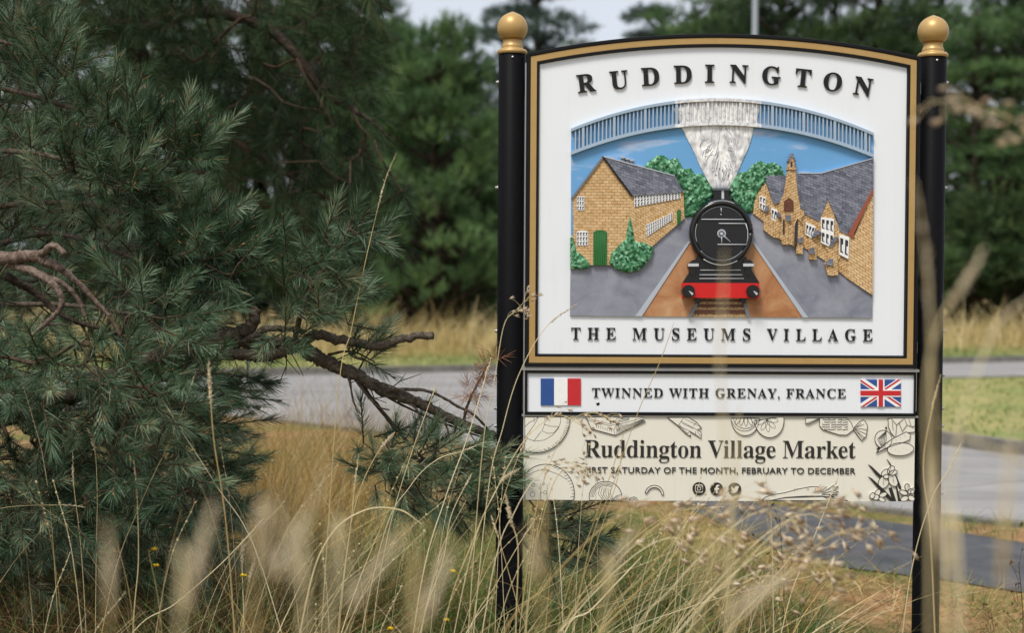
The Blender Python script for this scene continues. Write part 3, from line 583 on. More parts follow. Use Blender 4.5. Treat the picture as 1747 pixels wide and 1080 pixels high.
for D, o, r in (((0, 0, 60, 40), (0, 2.6), (0, 0, 30, 20)), ((0, 0, 60, 40), (-2.6, 0), (30, 20, 60, 40)), ((0, 40, 60, 0), (0, 2.6), (0, 20, 30, 40)), ((0, 40, 60, 0), (-2.6, 0), (30, 0, 60, 20))):
    ff.append((S(diag(*D, *o, r)), 'flag_red', .0011))
ff += [(S([(24.5, 0), (35.5, 0), (35.5, 40), (24.5, 40)]), 'flag_white', .0014), (S([(0, 14.5), (60, 14.5), (60, 25.5), (0, 25.5)]), 'flag_white', .0016), (S([(26.7, 0), (33.3, 0), (33.3, 40), (26.7, 40)]), 'flag_red', .0020), (S([(0, 16.3), (60, 16.3), (60, 23.7), (0, 23.7)]), 'flag_red', .0022)]
flag([(1468.6, 647.8), (1537, 648), (1537, 694)], ff)
# steel rails between boards
for v, h, pr in ((629.3, .0045, .010), (708.6, .003, .006)):
    b = MB(); zc = tz(896, v); b.box((-.680, -pr, zc-h), (.680, BASE, zc+h), 'steel'); b.build('rail', sign)
b = MB(); b.box((-.74, BASE+.006, ZB+.05), (.74, BASE+.045, ZB+.09), 'steel'); b.build('rail', sign); b = MB(); b.box((-.74, BASE+.006, ZT-.12), (.74, BASE+.045, ZT-.08), 'steel'); b.build('rail', sign)
for sx in (-1, 1):
    b = MB(); b.box((sx*.674-.002, .004, tz(896, 700)), (sx*.674+.002, BASE, ZT-.03), 'steel'); b.build('bracket', sign)
# --- market board
b = MB(); zm0, zm1 = tz(894, 854), tz(894, 710.3); b.box((-.673, -.001, zm0), (.670, .012, zm1), 'cream_paint'); mk = b.build('market_board', sign)
line_text('Ruddington Village Market', 997.5, 780.5, 1459.5, 782.3, 30, mk, mat='ink', off=-.0128, front=.0032, bevel=.006, space=.97)
line_text('FIRST SATURDAY OF THE MONTH, FEBRUARY TO DECEMBER', 997.5, 807.3, 1459.5, 809.2, 10.4, mk, mat='ink', serif=False, off=.0, front=.004, caph=.70, bevel=.004, space=1.05)
c1 = lambda x, y: (890+x/6.75, 700+y/6.75); c2 = lambda x, y: (1100+x/6.75, 700+y/6.75); c3 = lambda x, y: (1340+x/6.748, 700+y/6.748)
def ell(cx, cy, rx, ry, rot=0, n=22, a0=0, a1=360):
    r = math.radians(rot); out = []
    for i in range(n+1):
        a = math.radians(a0+(a1-a0)*i/n); x, y = rx*math.cos(a), ry*math.sin(a); out.append((cx+x*math.cos(r)-y*math.sin(r), cy+x*math.sin(r)+y*math.cos(r)))
    return out
def drawing(z, plates, strokes, blacks=()):
    b = MB()
    for i, P in enumerate(plates):
        b.px(P, .0045+.0006*i, 0, 'cream_paint', z); b.line(P, .0025, .0045+.0006*i, 'ink', z, True)
    f = .0045+.0006*max(0, len(plates)-1)
    for S_ in strokes: b.line(S_, .0015, f, 'ink', z)
    for P in blacks: b.px(P, .0052, 0, 'ink', z)
    return b.build('line_drawing', mk)
hat = lambda P, L, k: [[(P[i][0], P[i][1]), (P[i][0]+L[0]*random.uniform(.6, 1.2), P[i][1]+L[1]*random.uniform(.6, 1.2))] for i in range(0, len(P), k)]
oa = ell(160, 90, 395, 400, 0, 30, 0, 110)
oa = [p for p in oa if p[0] > 36]
drawing(c1, [[(36, 78), (555, 78)]+oa[1:]+[(36, 462)]], [[(265, 78), (268, 150), (235, 240), (300, 268), (370, 262), (430, 190), (450, 130), (445, 78)], [(265, 165), (330, 185), (430, 190)], [(195, 78), (150, 160), (40, 315)], [(225, 245), (140, 355)], [(40, 320), (150, 358), (260, 345), (360, 285), (430, 200)], [(40, 190), (90, 140), (140, 118), (190, 80)], [(140, 80), (145, 140)]]+hat(oa, (-32, -22), 1))
ch = ell(280, 960, 325, 338, 0, 30, 180, 372); ch = [p for p in ch if p[0] > 38 and p[1] < 1038]
drawing(c1, [[(38, 1038), (38, 700)]+ch+[(585, 1038)]], [[(40, 735), (100, 730), (200, 690), (300, 695), (420, 740), (520, 800)], [(220, 845), (220, 1036)], [(293, 850), (293, 1030)], [(205, 880), (200, 905), (225, 920), (215, 945), (235, 960)], ell(85, 820, 15, 15), ell(132, 860, 20, 20), ell(125, 970, 28, 28), ell(270, 950, 18, 18), ell(250, 850, 12, 12)]+hat(ch[8:], (-40, 14), 1))
drawing(c1, [[(735, 78), (752, 100), (800, 215), (1075, 290), (1425, 130), (1385, 78)]], [[(750, 95), (1090, 175), (1385, 90)], [(1110, 78), (1080, 120), (1090, 175), (1060, 230), (1075, 285)], [(760, 118), (1040, 185)]]+[[(1088, 192+17*k), (1240, 165+12*k), (1392+6*k, 105+4*k)] for k in range(5)]+[[(1110, 90+18*k), (1240, 80+10*k)] for k in range(4)]+[[(860+25*k, 175+6*k), (862+25*k, 200+7*k)] for k in range(8)])
ya = ell(965, 1000, 187, 180, 0, 28, 168, 372)
drawing(c1, [[(790, 1038)]+ya+[(1148, 1038)]], [ell(965, 1000, r, r*.95, 0, 20, 178, 300) for r in (168, 152, 136)]+[[(905+22*k, 885+4*k), (880+30*k, 960+6*k), (930+26*k, 1034)] for k in range(6)]+[[(1150-18*k, 960+8*k), (1110-26*k, 1034)] for k in range(4)])
drawing(c1, [[(1236, 1036), (1262, 1008), (1295, 1000), (1322, 1012), (1334, 1036), (1312, 1036), (1296, 1018), (1262, 1036)]], [])
drawing(c2, [ell(110, 975, 108, 110, 0, 18, 190, 360)+ell(110, 975, 84, 84, 0, 14, 360, 195)], [])
drawing(c2, [[(262, 84), (385, 180), (470, 265), (530, 306), (520, 242), (600, 292), (648, 326), (648, 252), (600, 225), (655, 206), (600, 140), (500, 84)]], [[(385, 180), (450, 84)], [(420, 130), (600, 225)], [(385, 180), (520, 242)], [(400, 170), (490, 270)], [(490, 270), (520, 242)], [(560, 180), (600, 140)], [(460, 100), (640, 190)], [(580, 240), (590, 280)], [(430, 150), (560, 215)], [(600, 240), (640, 300)]], [[(514, 292), (534, 308), (526, 286)], [(634, 192), (656, 206), (630, 200)]])
dc = ell(1157, 95, 162, 198, 0, 26, 0, 180)
drawing(c2, [dc, ell(1430, 105, 172, 212, -8, 28, -2, 182)[:]], [ell(1157, 95, 135, 115, 0, 20, 0, 180), ell(1150, 90, 150, 150, 0, 20, 15, 165)]+[ell(1157+d, 125+abs(d)*-.12, 20, 58, d*-.35, 16) for d in (-85, -40, 8, 55, 95)]+[ell(1400+60*math.sin(math.radians(a))+10, 110+72*math.cos(math.radians(a)), 24, 68, -a, 16) for a in (-70, -32, 6, 46, 84)])
drawing(c3, [[(395, 92), (393, 180), (430, 225), (620, 285), (705, 287), (785, 225), (760, 150), (710, 92)], [(790, 200), (850, 135), (895, 112), (920, 130), (945, 180), (930, 300), (908, 318), (880, 350), (840, 300), (790, 230)], [(237, 92), (228, 150), (260, 160), (385, 104), (392, 92)]], [[(800, 205), (900, 165)], [(800, 215), (880, 215), (935, 230)], [(800, 225), (905, 315)], [(795, 210), (870, 150)], [(800, 222), (890, 330)], [(800, 218), (925, 275)], [(245, 150), (380, 98)]]+[[(420+random.randint(0, 60)+70*k, 105+28*j+8*(k % 2)), (470+70*k, 112+28*j), (510+70*k, 104+28*j)] for k in range(4) for j in range(5)])
drawing(c3, [ell(1420, 190, 240, 130, 0, 20, 120, 250)[:0] or [(1182, 100), (1215, 92), (1360, 92), (1490, 92), (1490, 250), (1400, 260), (1270, 320), (1215, 260), (1185, 190)], ell(1128, 335, 98, 105, -20, 24), [(1045, 490), (1130, 400), (1250, 320), (1390, 250), (1440, 280), (1430, 340), (1350, 375), (1180, 430)], ell(1325, 450, 152, 74, -3, 26)], [[(1215, 92), (1280, 170), (1270, 300)], [(1280, 170), (1360, 100)], [(1370, 92), (1400, 170), (1340, 250)], [(1400, 170), (1480, 200)], [(1310, 150), (1340, 230)], [(1420, 100), (1450, 190), (1490, 180)], [(1230, 130), (1240, 230)]]+[[(1160, 240), (1100+20*k-40, 330), (1105+8*k, 420)] for k in range(6)]+[[(1215+45*k, 440+18*(k % 3)), (1221+45*k, 440+18*(k % 3))] for k in range(6)]+[[(1170+50*k, 385-22*k), (1176+50*k, 386-22*k)] for k in range(5)], [[(1050, 450), (1075, 428), (1108, 432), (1085, 455)], [(1150, 200), (1165, 192), (1172, 212), (1155, 222)]])
drawing(c3, [ell(1130, 830, 58, 75, 25), ell(1235, 800, 52, 85, -25), ell(1150, 720, 52, 34, -40), ell(1215, 690, 34, 55, 35), ell(1240, 720, 50, 26, -20), ell(1160, 765, 30, 24, 0), ell(1060, 955, 30, 46, 30), ell(1125, 975, 46, 26, -25), ell(1030, 1000, 52, 34, 15), ell(1110, 1030, 40, 24, 30), ell(1000, 985, 28, 36, 20), ell(1405, 890, 28, 45, -15), ell(1360, 950, 48, 26, 20), ell(1370, 1020, 46, 30, -20), ell(1450, 930, 44, 26, -30), ell(1450, 1015, 40, 30, 30), ell(1462, 940, 20, 24)], [[(1130, 780), (1125, 860)], [(1215, 650), (1195, 720)], [(1230, 750), (1250, 830)], [(1410, 860), (1412, 920)]],
        [[(955, 625), (990, 645), (1115, 765), (1090, 785), (1040, 740)], [(955, 765), (1000, 790), (1150, 930), (1215, 1000), (1250, 1050), (1210, 1050), (1090, 930)], [(1170, 565), (1190, 590), (1222, 632), (1208, 640)], [(1250, 730), (1290, 780), (1330, 880), (1337, 910), (1310, 910), (1280, 800)], [(1190, 900), (1225, 890), (1277, 1050), (1237, 1050)], [(1272, 880), (1285, 880), (1330, 1050), (1300, 1050)]])
drawing(c3, [[(-270, 1036), (-235, 1005), (-150, 975), (0, 950), (140, 910), (300, 880), (375, 884), (415, 935), (425, 990), (230, 990), (0, 1005), (-170, 1040)], [(420, 940), (470, 880), (480, 920), (560, 860), (540, 905), (608, 870), (560, 925), (610, 935), (550, 955), (600, 975), (500, 980), (560, 1000), (425, 992)], [(425, 995), (0, 1010), (-160, 1042), (490, 1042), (470, 1010)], [(500, 1042), (560, 1015), (600, 1020), (680, 995), (650, 1025), (720, 1042)]], [[(250, 905), (252, 920)], [(265, 903), (267, 918)], [(345, 905), (347, 920)], [(100, 905), (108, 925)], [(130, 900), (136, 915)], [(430, 960), (540, 930)], [(430, 970), (560, 970)], [(430, 945), (520, 895)]])
def icon(u, v, kind):
    b = MB(); f = .004; disc(b, (u, v), 11.1, 11.2, f, 0, 'ink', 36); w = 'cream_paint'; g = f+.0012
    if kind == 0:
        rr = [(u+sx*4.2+1.9*math.cos(a), v+sy*4.2+1.9*math.sin(a)) for sx, sy, aa in ((1, 1, 0), (-1, 1, 90), (-1, -1, 180), (1, -1, 270)) for a in [math.radians(aa+k*30) for k in range(4)]]
        b.line(rr, .0026, f, w, None, True); b.line(ell(u, v, 2.9, 2.9), .0024, f, w); disc(b, (u+3.9, v-3.9), .8, .8, g, 0, w, 10)
    elif kind == 1:
        b.px([(u-1.6, v+7.2), (u+1.5, v+7.2), (u+1.5, v+1), (u+3.9, v+1), (u+4.3, v-1.8), (u+1.5, v-1.8), (u+1.5, v-3.6), (u+2.3, v-4.6), (u+4.3, v-4.6), (u+4.3, v-7.1), (u+1.4, v-7.1), (u-.8, v-6.1), (u-1.6, v-4.2), (u-1.6, v-1.8), (u-3.8, v-1.8), (u-3.8, v+1), (u-1.6, v+1)], g, 0, w)
    else:
        b.px([(u-7.6, v+5), (u-3.5, v+4.2), (u-5.6, v+2), (u-4.2, v+1.8), (u-6.6, v-1.2), (u-5.4, v-.9), (u-6.4, v-5), (u-3, v-2.5), (u+.2, v-1.6), (u+.3, v-3.8), (u+2.2, v-5.6), (u+4.6, v-5.3), (u+7.4, v-5.6), (u+6.2, v-3.8), (u+7.4, v-3.7), (u+5.8, v-2), (u+4.9, v+2), (u+1.9, v+5.4), (u-2.8, v+6.4)], g, 0, w)
    b.build('round_icon', mk)
icon(1192.6, 834.2, 0); icon(1222.8, 834.8, 1); icon(1253.6, 835.3, 2)

# =================================================================== GROUND, ROADS
def sheet(name, pts, z, mat, kind='structure', sub=0):
    V = [(p[0], p[1], z) for p in pts]; tr = tessellate_polygon([[Vector((p[0], p[1], 0)) for p in pts]]); F = []
    for t in tr:
        a, c, d = (V[i] for i in t); F.append(list(t) if (c[0]-a[0])*(d[1]-a[1])-(d[0]-a[0])*(c[1]-a[1]) > 0 else list(t)[::-1])
    b = MB(); b.add(V, F, mat); o = b.build(name); o['kind'] = kind; return o
sheet('ground', [(-700, -300), (700, -300), (700, 900), (-700, 900)], 0, 'soil')
def g2(u, v): p = gnd(u, v); return np.array((p.x, p.y))
A = g2(700, 637); B = g2(1680, 619); dr = (B-A)/np.linalg.norm(B-A); FA, FB = A-dr*60, A+dr*70
nrm = np.array((-dr[1], dr[0]))
near = [g2(2600, 1010), g2(1747, 897), g2(1610, 884), g2(1300, 848), g2(1000, 790), g2(700, 745), g2(450, 716)]; near.append(near[-1]+(near[-1]-near[-2])*.8); near.append(near[-1]-dr*50)
sheet('road', [FA, FB, FB+np.array((30, -22))]+near+[], .004, 'asphalt')
isl = [g2(1000, 668), g2(1300, 662), g2(1680, 656.5), g2(1680, 656.5)+dr*45, g2(2500, 840), g2(1747, 775), g2(1610, 757), g2(1250, 712), g2(1030, 680)]
ISL = [tuple(p) for p in isl]
def kerbstrip(name, pts, w, h, mat='kerb_stone', closed=False):
    P = [np.array(p) for p in pts]; n = len(P); V = []; F = []
    for i in range(n):
        a = P[(i-1) % n] if (closed or i) else P[i]; c = P[(i+1) % n] if (closed or i < n-1) else P[i]; d = (c-a)/np.linalg.norm(c-a); q = np.array((-d[1], d[0]))
        V += [(*P[i], 0), (*P[i], h), (*(P[i]+q*w), h), (*(P[i]+q*w), 0)]
    for i in range(n if closed else n-1):
        j = (i+1) % n
        for k in range(3): F.append([i*4+k, i*4+k+1, j*4+k+1, j*4+k])
    b = MB(); b.add(V, F, mat); o = b.build(name); o['kind'] = 'structure'; return o
kerbstrip('kerb', [FA, A, B, FB], .13, .12); kerbstrip('kerb', ISL[::-1], -.13, .12, closed=True)
sheet('traffic_island', isl, .10, 'lawn_turf')
sheet('verge', [FA+nrm*.12, FB+nrm*.12, FB+nrm*6, FA+nrm*6], .10, 'lawn_turf')
pf = [g2(2600, 1040), g2(1747, 929), g2(1610, 906), g2(1450, 884), g2(1340, 866), g2(1230, 852), g2(1120, 826)]; pn = [g2(1120, 846), g2(1230, 895), g2(1340, 948), g2(1450, 972), g2(1610, 992), g2(1747, 1014), g2(2600, 1180)]
sheet('footpath', pf+pn, .008, 'path_asphalt')
PATH = [tuple(p) for p in pf+pn]; ROAD = [tuple(p) for p in [FA, FB, FB+np.array((30, -22))]+near]
kerbstrip('kerb', near[1:7][::-1], -.10, .03)

# =================================================================== GRASS
def pinside(P, xy):
    x, y = xy[:, 0], xy[:, 1]; c = np.zeros(len(xy), bool); n = len(P)
    for i in range(n):
        a, d = P[i], P[(i+1) % n]; k = ((a[1] > y) != (d[1] > y)); xx = (d[0]-a[0])*(y-a[1])/((d[1]-a[1]) or 1e-9)+a[0]; c ^= k & (x < xx)
    return c
def clump_noise(xy, f, s): return np.array([noise.noise(Vector((x*f, y*f, s))) for x, y in xy])
def grass_parts(xy, z, h, w, lean=(0, 0), spread=.35, curl=.35, segs=4, tint=None):
    n = len(xy); root = np.column_stack([xy, np.full(n, z)]); d = rng.normal(0, spread, (n, 3)); d[:, 2] = 1; d[:, 0] += lean[0]; d[:, 1] += lean[1]; d = norm(d)
    bd = rng.normal(0, curl, (n, 3)); bd[:, 2] = -np.abs(bd[:, 2])*.8; bd[:, 0] += lean[0]*.8
    return ribbons(root, d, h, w, bd, segs, tint)
def box_xy(n, x0, x1, y0, y1): return np.column_stack([rng.uniform(x0, x1, n), rng.uniform(y0, y1, n)])
def clumped(n, x0, x1, y0, y1, f=1.5, s=1.0, thr=-.1):
    xy = box_xy(int(n*1.8), x0, x1, y0, y1); k = clump_noise(xy, f, s) > thr+rng.normal(0, .12, len(xy)); return xy[k][:n]
def stuff(name, parts, mat, label):
    V, F, T = join_np(parts); o = link(name, mesh_np(name, V, F, mat, T)); return props(o, label, None, None, 'stuff')
def tn(xy, f, s, a=.9, jit=.22): return np.clip(.45+a*clump_noise(xy, f, s)+rng.normal(0, jit, len(xy)), 0, 1)
# tangled thatch under the pine
xy = clumped(9500, -3.3, -1.25, -1.3, 1.1, 2, 3, -.35)
P1 = [grass_parts(xy, 0, rng.uniform(.3, .78, len(xy)), rng.uniform(.0012, .0028, len(xy)), (.05, -.05), .45, .55, 5, tn(xy, 1.2, 2))]
stuff('brown_grass', P1, 'grass_brown', 'dull brown tangled grass lying under the dark pine')
# green blades low down
xy = np.vstack([clumped(5000, -3.2, -1.6, -1.5, 1.6, 1.3, 8, -.1), clumped(11500, -1.6, .65, -1.5, 2.6, 1.3, 8, -.25)]); hh = rng.uniform(.22, .68, len(xy))*np.clip(1.25-(xy[:, 0]+1)*.45, .35, 1)
stuff('green_grass', [grass_parts(xy, 0, hh, rng.uniform(.002, .005, len(xy)), (.08, -.05), .4, .5, 5, tn(xy, 1.5, 4))], 'grass_green', 'green grass blades growing through the dry stalks at the foot of the sign')
# straw stalks and blades around and behind the sign foot
xy = clumped(1600, -1.9, .35, -1.1, 3.0, 1.6, 5, -.05); hh = rng.uniform(.4, .86, len(xy))*np.clip(1.1-(xy[:, 0]+.4)*.55, .3, 1)
xy2 = clumped(1000, -1.85, -.1, .9, 3.6, 1.2, 12, -.2); h2 = rng.uniform(.5, .9, len(xy2))*np.clip(1.0-(xy2[:, 0]+1.35)*.75, .35, 1)
stuff('dry_grass', [grass_parts(xy, 0, hh, rng.uniform(.0014, .0034, len(xy)), (.16, -.03), .28, .42, 6, tn(xy, 1.4, 6)), grass_parts(xy2, 0, h2, rng.uniform(.0014, .003, len(xy2)), (.05, 0), .2, .3, 5, tn(xy2, 1, 9))], 'grass_dry', 'dry straw coloured grass around the foot of the sign')
xy = clumped(1900, -2.2, -1.25, 1.5, 4.4, 2.2, 15, -.05); stuff('golden_grass', [grass_parts(xy, 0, rng.uniform(.68, 1.14, len(xy)), rng.uniform(.0016, .0036, len(xy)), (.04, 0), .16, .25, 5)], 'grass_gold', 'tall golden grass standing between the pine and the road')
xy = clumped(1000, -2.4, .3, -1.2, 1.6, 1.5, 61, -.1); stuff('bleached_grass', [grass_parts(xy, 0, rng.uniform(.5, .84, len(xy))*np.clip(1.1-(xy[:, 0]+.4)*.5, .3, 1), rng.uniform(.002, .0042, len(xy)), (.22, -.03), .32, .4, 7)], 'straw', 'bleached pale grass blades leaning over the darker grass')
SG = []
for x, y in clumped(230, -3.0, .2, -1.0, 1.4, 1.1, 71, -.2):
    h = rng.uniform(.6, .98)*min(1, 1.08-(x+.5)*.5); ln = rng.normal(.14, .2); ly = rng.normal(-.05, .15); q = np.array([[x, y, 0], [x+ln*.15, y+ly*.15, h*.4], [x+ln*.45, y+ly*.45, h*.78], [x+ln*.85, y+ly*.8, h]]); C_ = catmull(q, 6); tt = rng.random()
    V, F, T = tube_np(C_, np.linspace(.0013, .0006, len(C_)), 5, tt, cap=False); SG.append((V, F, T))
    if rng.random() < .7: hp = C_[-6:]; SG.append(spikelets_late(hp, norm(np.gradient(hp, axis=0)), 34, .011, .0013, .3))
stuff('seeding_grass', SG, 'straw', 'thin upright seeding grass scattered through the straw')
# low growth on the open ground right of the sign and along the path
def free(xy, keep=1): return xy[~(pinside(PATH, xy) | pinside(ROAD, xy))]
xy = free(clumped(12000, -.1, 4.6, -.8, 4.6, 1.7, 21, .0)); stuff('low_grass', [grass_parts(xy, 0, rng.uniform(.04, .17, len(xy)), rng.uniform(.002, .005, len(xy)), (0, 0), .5, .5, 3, tn(xy, 1.3, 23))], 'grass_green', 'low patchy grass on the open ground by the path')
xy = free(box_xy(9000, -.4, 5, -.6, 5.5)); n = len(xy); d = rng.normal(0, 1, (n, 3)); d[:, 2] = rng.uniform(.0, .35, n); stuff('pine_litter', [ribbons(np.column_stack([xy, np.full(n, .006)]), norm(d), rng.uniform(.02, .07, n), rng.uniform(.003, .009, n), np.zeros((n, 3)), 1)], 'litter', 'brown fallen needles and bark litter beside the path')
xy = free(clumped(7000, .3, 5, -.4, 5, 1.1, 33, -.05)); stuff('short_dry_grass', [grass_parts(xy, 0, rng.uniform(.06, .22, len(xy)), rng.uniform(.0015, .004, len(xy)), (.1, 0), .5, .5, 3)], 'grass_dry', 'short dry grass on the bare ground by the path')
# lawns
bx = np.array(ISL); xy = box_xy(40000, 0, 26, 7, 24); xy = xy[pinside(ISL, xy)]; stuff('lawn_grass', [grass_parts(xy, .10, rng.uniform(.03, .08, len(xy)), rng.uniform(.008, .018, len(xy)), (0, 0), .5, .4, 2, tn(xy, .5, 41))], 'grass_lawn', 'mown green and yellow grass on the island between the roads')
def strip(n, w0, w1, s0=-30, s1=32):
    s = rng.uniform(s0, s1, n); w = rng.uniform(w0, w1, n); return A[None]+dr[None]*s[:, None]+nrm[None]*w[:, None]
xy = strip(16000, .15, 3.2); stuff('verge_grass', [grass_parts(xy, .10, rng.uniform(.04, .13, len(xy)), rng.uniform(.012, .026, len(xy)), (0, 0), .5, .4, 2, tn(xy, .5, 45))], 'grass_lawn', 'cut green grass along the far kerb')
xy = strip(15000, 2.4, 6.4); k = clump_noise(xy, .35, 50); hh = rng.uniform(.45, .85, len(xy))*(1+.55*k); foliage('grass_meadow', [(0, (.34, .24, .09)), (.4, (.52, .40, .18)), (.8, (.66, .55, .31)), (1, (.76, .67, .44))], .25, .6)
stuff('meadow_grass', [grass_parts(xy, .08, np.maximum(hh*1.25, .3), rng.uniform(.010, .022, len(xy)), (.05, 0), .22, .28, 3, tn(xy, .4, 52, .6))], 'grass_meadow', 'tall yellow meadow grass in front of the far trees')

# =================================================================== TREES
def lobes_mesh(kind, seed):
    """returns (crown mesh, trunk mesh): tufts of needles on limbs' ends, real size"""
    r = np.random.default_rng(seed); H = {'bushy': 7.6, 'cedar': 11.0, 'dark': 11.0, 'shrub': 2.6}[kind]; L = []; TR = []
    nl = {'bushy': 190, 'cedar': 70, 'dark': 85, 'shrub': 16}[kind]
    TR.append(tube_np([(0, 0, -.2), (.05, .02, H*.3), (-.05, .05, H*.6), (0, 0, H*.92)], np.array([.2, .16, .1, .03])*(H/8), 8))
    for i in range(nl):
        t = r.uniform(.04, 1) if kind != 'dark' else r.uniform(.0, 1); z = H*(.06+.92*t); a = r.uniform(0, 6.283)
        if kind == 'bushy': z = H*(.02+.96*t); R = 2.5*(1-t*.82)**.75*r.uniform(.25, 1.0)**.5; rad = np.array([.36, .36, .46])*r.uniform(.7, 1.25)*(1-.25*t)
        elif kind == 'cedar': R = 4.2*(1-t*.85)*r.uniform(.35, 1.05); rad = np.array([1.3, 1.3, .26])*r.uniform(.7, 1.2)*(1-.45*t)
        elif kind == 'dark': R = 3.1*(1-t*.72)*r.uniform(.3, 1.05); rad = np.array([1., 1., .65])*r.uniform(.7, 1.2)*(1-.3*t)
        else: R = 1.3*(1-t*.5)*r.uniform(.2, 1); rad = np.array([.7, .7, .6])*r.uniform(.7, 1.1)
        c = np.array([R*math.cos(a), R*math.sin(a), z]); L.append((c, rad)); mid = np.array([c[0]*.5, c[1]*.5, max(.1, z-.35*R)]); TR.append(tube_np([(0, 0, max(.05, z-.6*R)), mid, c], np.array([.05, .035, .012])*(H/8), 5))
    nt, nn, ln, wd_ = {'bushy': (15, 20, .20, .022), 'cedar': (42, 16, .22, .022), 'dark': (36, 18, .24, .026), 'shrub': (40, 16, .18, .022)}[kind]
    C = []; D = []; TT = []
    for c, rad in L:
        d = norm(r.normal(size=(nt, 3))); d[:, 2] = np.abs(d[:, 2])*1.0-.45*(r.random(nt) < .4); d = norm(d); s = r.uniform(.6, 1.05, nt)**.7
        C.append(c+d*rad*s[:, None]); up = .7 if kind == 'bushy' else (.15 if kind == 'cedar' else .35); dd = d*np.array([1, 1, .5]); dd[:, 2] += up; D.append(norm(dd)); TT.append(np.clip(r.normal(.45, .17)+r.normal(0, .12, nt), 0, 1))
    C = np.concatenate(C); D = np.concatenate(D); TT = np.concatenate(TT); C = np.repeat(C, nn, 0); Dm = np.repeat(D, nn, 0); T = np.clip(np.repeat(TT, nn)+r.normal(0, .1, len(C)), 0, 1)
    d = norm(Dm+r.normal(0, .55, Dm.shape)); off = C+Dm*(r.uniform(-.15, .12, len(C)))[:, None]
    V, F, T2 = ribbons(off, d, r.uniform(.6, 1.2, len(C))*ln, r.uniform(.7, 1.3, len(C))*wd_, np.zeros_like(d)+np.array([0, 0, .08]), 1, T, .3)
    return V, F, T2, join_np(TR)
TREE = {}
def tree_kind(key, kind, seed, mat):
    V, F, T, (tv, tf, tt) = lobes_mesh(kind, seed); TREE[key] = (mesh_np('crown', V, F, mat, T), mesh_np('trunk', tv, tf, 'bark_dark', None, True))
tree_kind('bushy', 'bushy', 1, 'needles_green'); tree_kind('bushy2', 'bushy', 12, 'needles_green'); tree_kind('cedar', 'cedar', 2, 'needles_cedar'); tree_kind('cedar2', 'cedar', 22, 'needles_green'); tree_kind('dark', 'dark', 3, 'needles_dark'); tree_kind('dark2', 'dark', 31, 'needles_dark'); tree_kind('shrub', 'shrub', 4, 'needles_dark')
def tree(name, key, u, depth, s, label, cat, rot=0, group=None, sz=None, n=[0]):
    p = at(u, 500, depth); t = empty(name, (p.x, p.y, 0), label, cat, group); t.scale = (s, s, sz or s); t.rotation_euler.z = rot
    for nm, me in zip(('crown', 'trunk'), TREE[key]):
        o = bpy.data.objects.new(nm, me); COL.objects.link(o); o.parent = t
    return t
G = 'trees beyond the road'
tree('pine_tree', 'bushy', 745, 30, 1.03, 'bright green bushy pine just left of the left sign post', 'tree', .6, G)
tree('pine_tree', 'bushy2', 668, 33, 1.08, 'bushy green pine half hidden by the hanging boughs of the dark pine', 'tree', 2.1, G)
tree('pine_tree', 'bushy2', 830, 32, .62, 'shorter green pine directly behind the left sign post', 'tree', 4.0, G)
tree('cedar_tree', 'cedar', 868, 50, 1.12, 'pale grey green cedar rising behind the left finial', 'tree', 4.3, G)
tree('cedar_tree', 'cedar', 915, 46, 1.22, 'pale grey green cedar showing above the left shoulder of the sign', 'tree', .3, G)
tree('cedar_tree', 'cedar2', 1180, 44, 1.1, 'cedar with level sprays behind the arched top of the sign', 'tree', 2.2, G)
tree('conifer_tree', 'dark', 1330, 41, 1.25, 'dark conifer behind the grey lamp post', 'tree', 1.0, G)
tree('conifer_tree', 'dark2', 1490, 39, 1.2, 'dark conifer behind the right end of the arched board', 'tree', 3.0, G)
tree('conifer_tree', 'cedar2', 1660, 35, .92, 'green conifer with layered boughs just right of the right sign post', 'tree', 5.0, G)
tree('conifer_tree', 'dark', 1800, 36, 1.15, 'dark conifer at the right edge of the view, right of the layered green one', 'tree', 2.0, G)
tree('conifer_tree', 'dark2', 1950, 40, 1.2, 'rightmost dark conifer beyond the road', 'tree', 4.4, G)
for u, d, k, s, lab in ((-60, 34, 'dark', 1.1, 'dark conifer beyond the road, leftmost behind the near pine'), (130, 38, 'dark2', 1.2, 'dark conifer seen through the near pine, left of the hanging boughs'), (300, 34, 'bushy2', 1.2, 'green pine seen through the top of the near pine'), (440, 37, 'dark', 1.2, 'dark conifer behind the middle of the hanging boughs'), (575, 35, 'dark2', 1.12, 'dark conifer behind the right part of the hanging boughs')):
    tree('conifer_tree', k, u, d, s, lab, 'tree', d*1.7, G)
GS = 'dark shrubs under the far trees'
for i, (u, d, s, lab) in enumerate(((620, 31.5, 1.0, 'dark shrub behind the meadow grass, right of the broken bare branch'), (705, 32, 1.15, 'dark shrub under the bright green bushy pine'), (790, 31.5, 1.05, 'dark shrub just left of the left sign post at the meadow edge'), (860, 32, 1.2, 'dark shrub hidden behind the left sign post'), (1625, 34.5, 1.3, 'dark shrub touching the right sign post at the meadow edge'), (1715, 34, 1.4, 'dark shrub at the right edge of the view behind the meadow grass'), (500, 32, 1.2, 'dark shrub behind the upright blue green sprig'), (390, 32, 1.2, 'dark shrub behind the tip of the near pine'), (280, 32, 1.3, 'dark shrub seen through the middle of the near pine'), (120, 32, 1.3, 'dark shrub seen through the left of the near pine'), (1800, 34, 1.4, 'dark shrub beyond the right edge of the view'))):
    tree('shrub', 'shrub', u, d, s, lab, 'shrub', i*1.3, GS)
tree('pine_tree', 'bushy', 590, 38, 1.1, 'tall green pine behind the hanging boughs, beyond the bushy green pine', 'tree', 1.1, G)
tree('conifer_tree', 'dark2', 780, 40, .72, 'low dark conifer filling the gap behind the bright bushy pine', 'tree', 2.7, G)
tree('conifer_tree', 'dark', 985, 44, .86, 'low dark conifer behind the left half of the arched board', 'tree', 3.7, G)
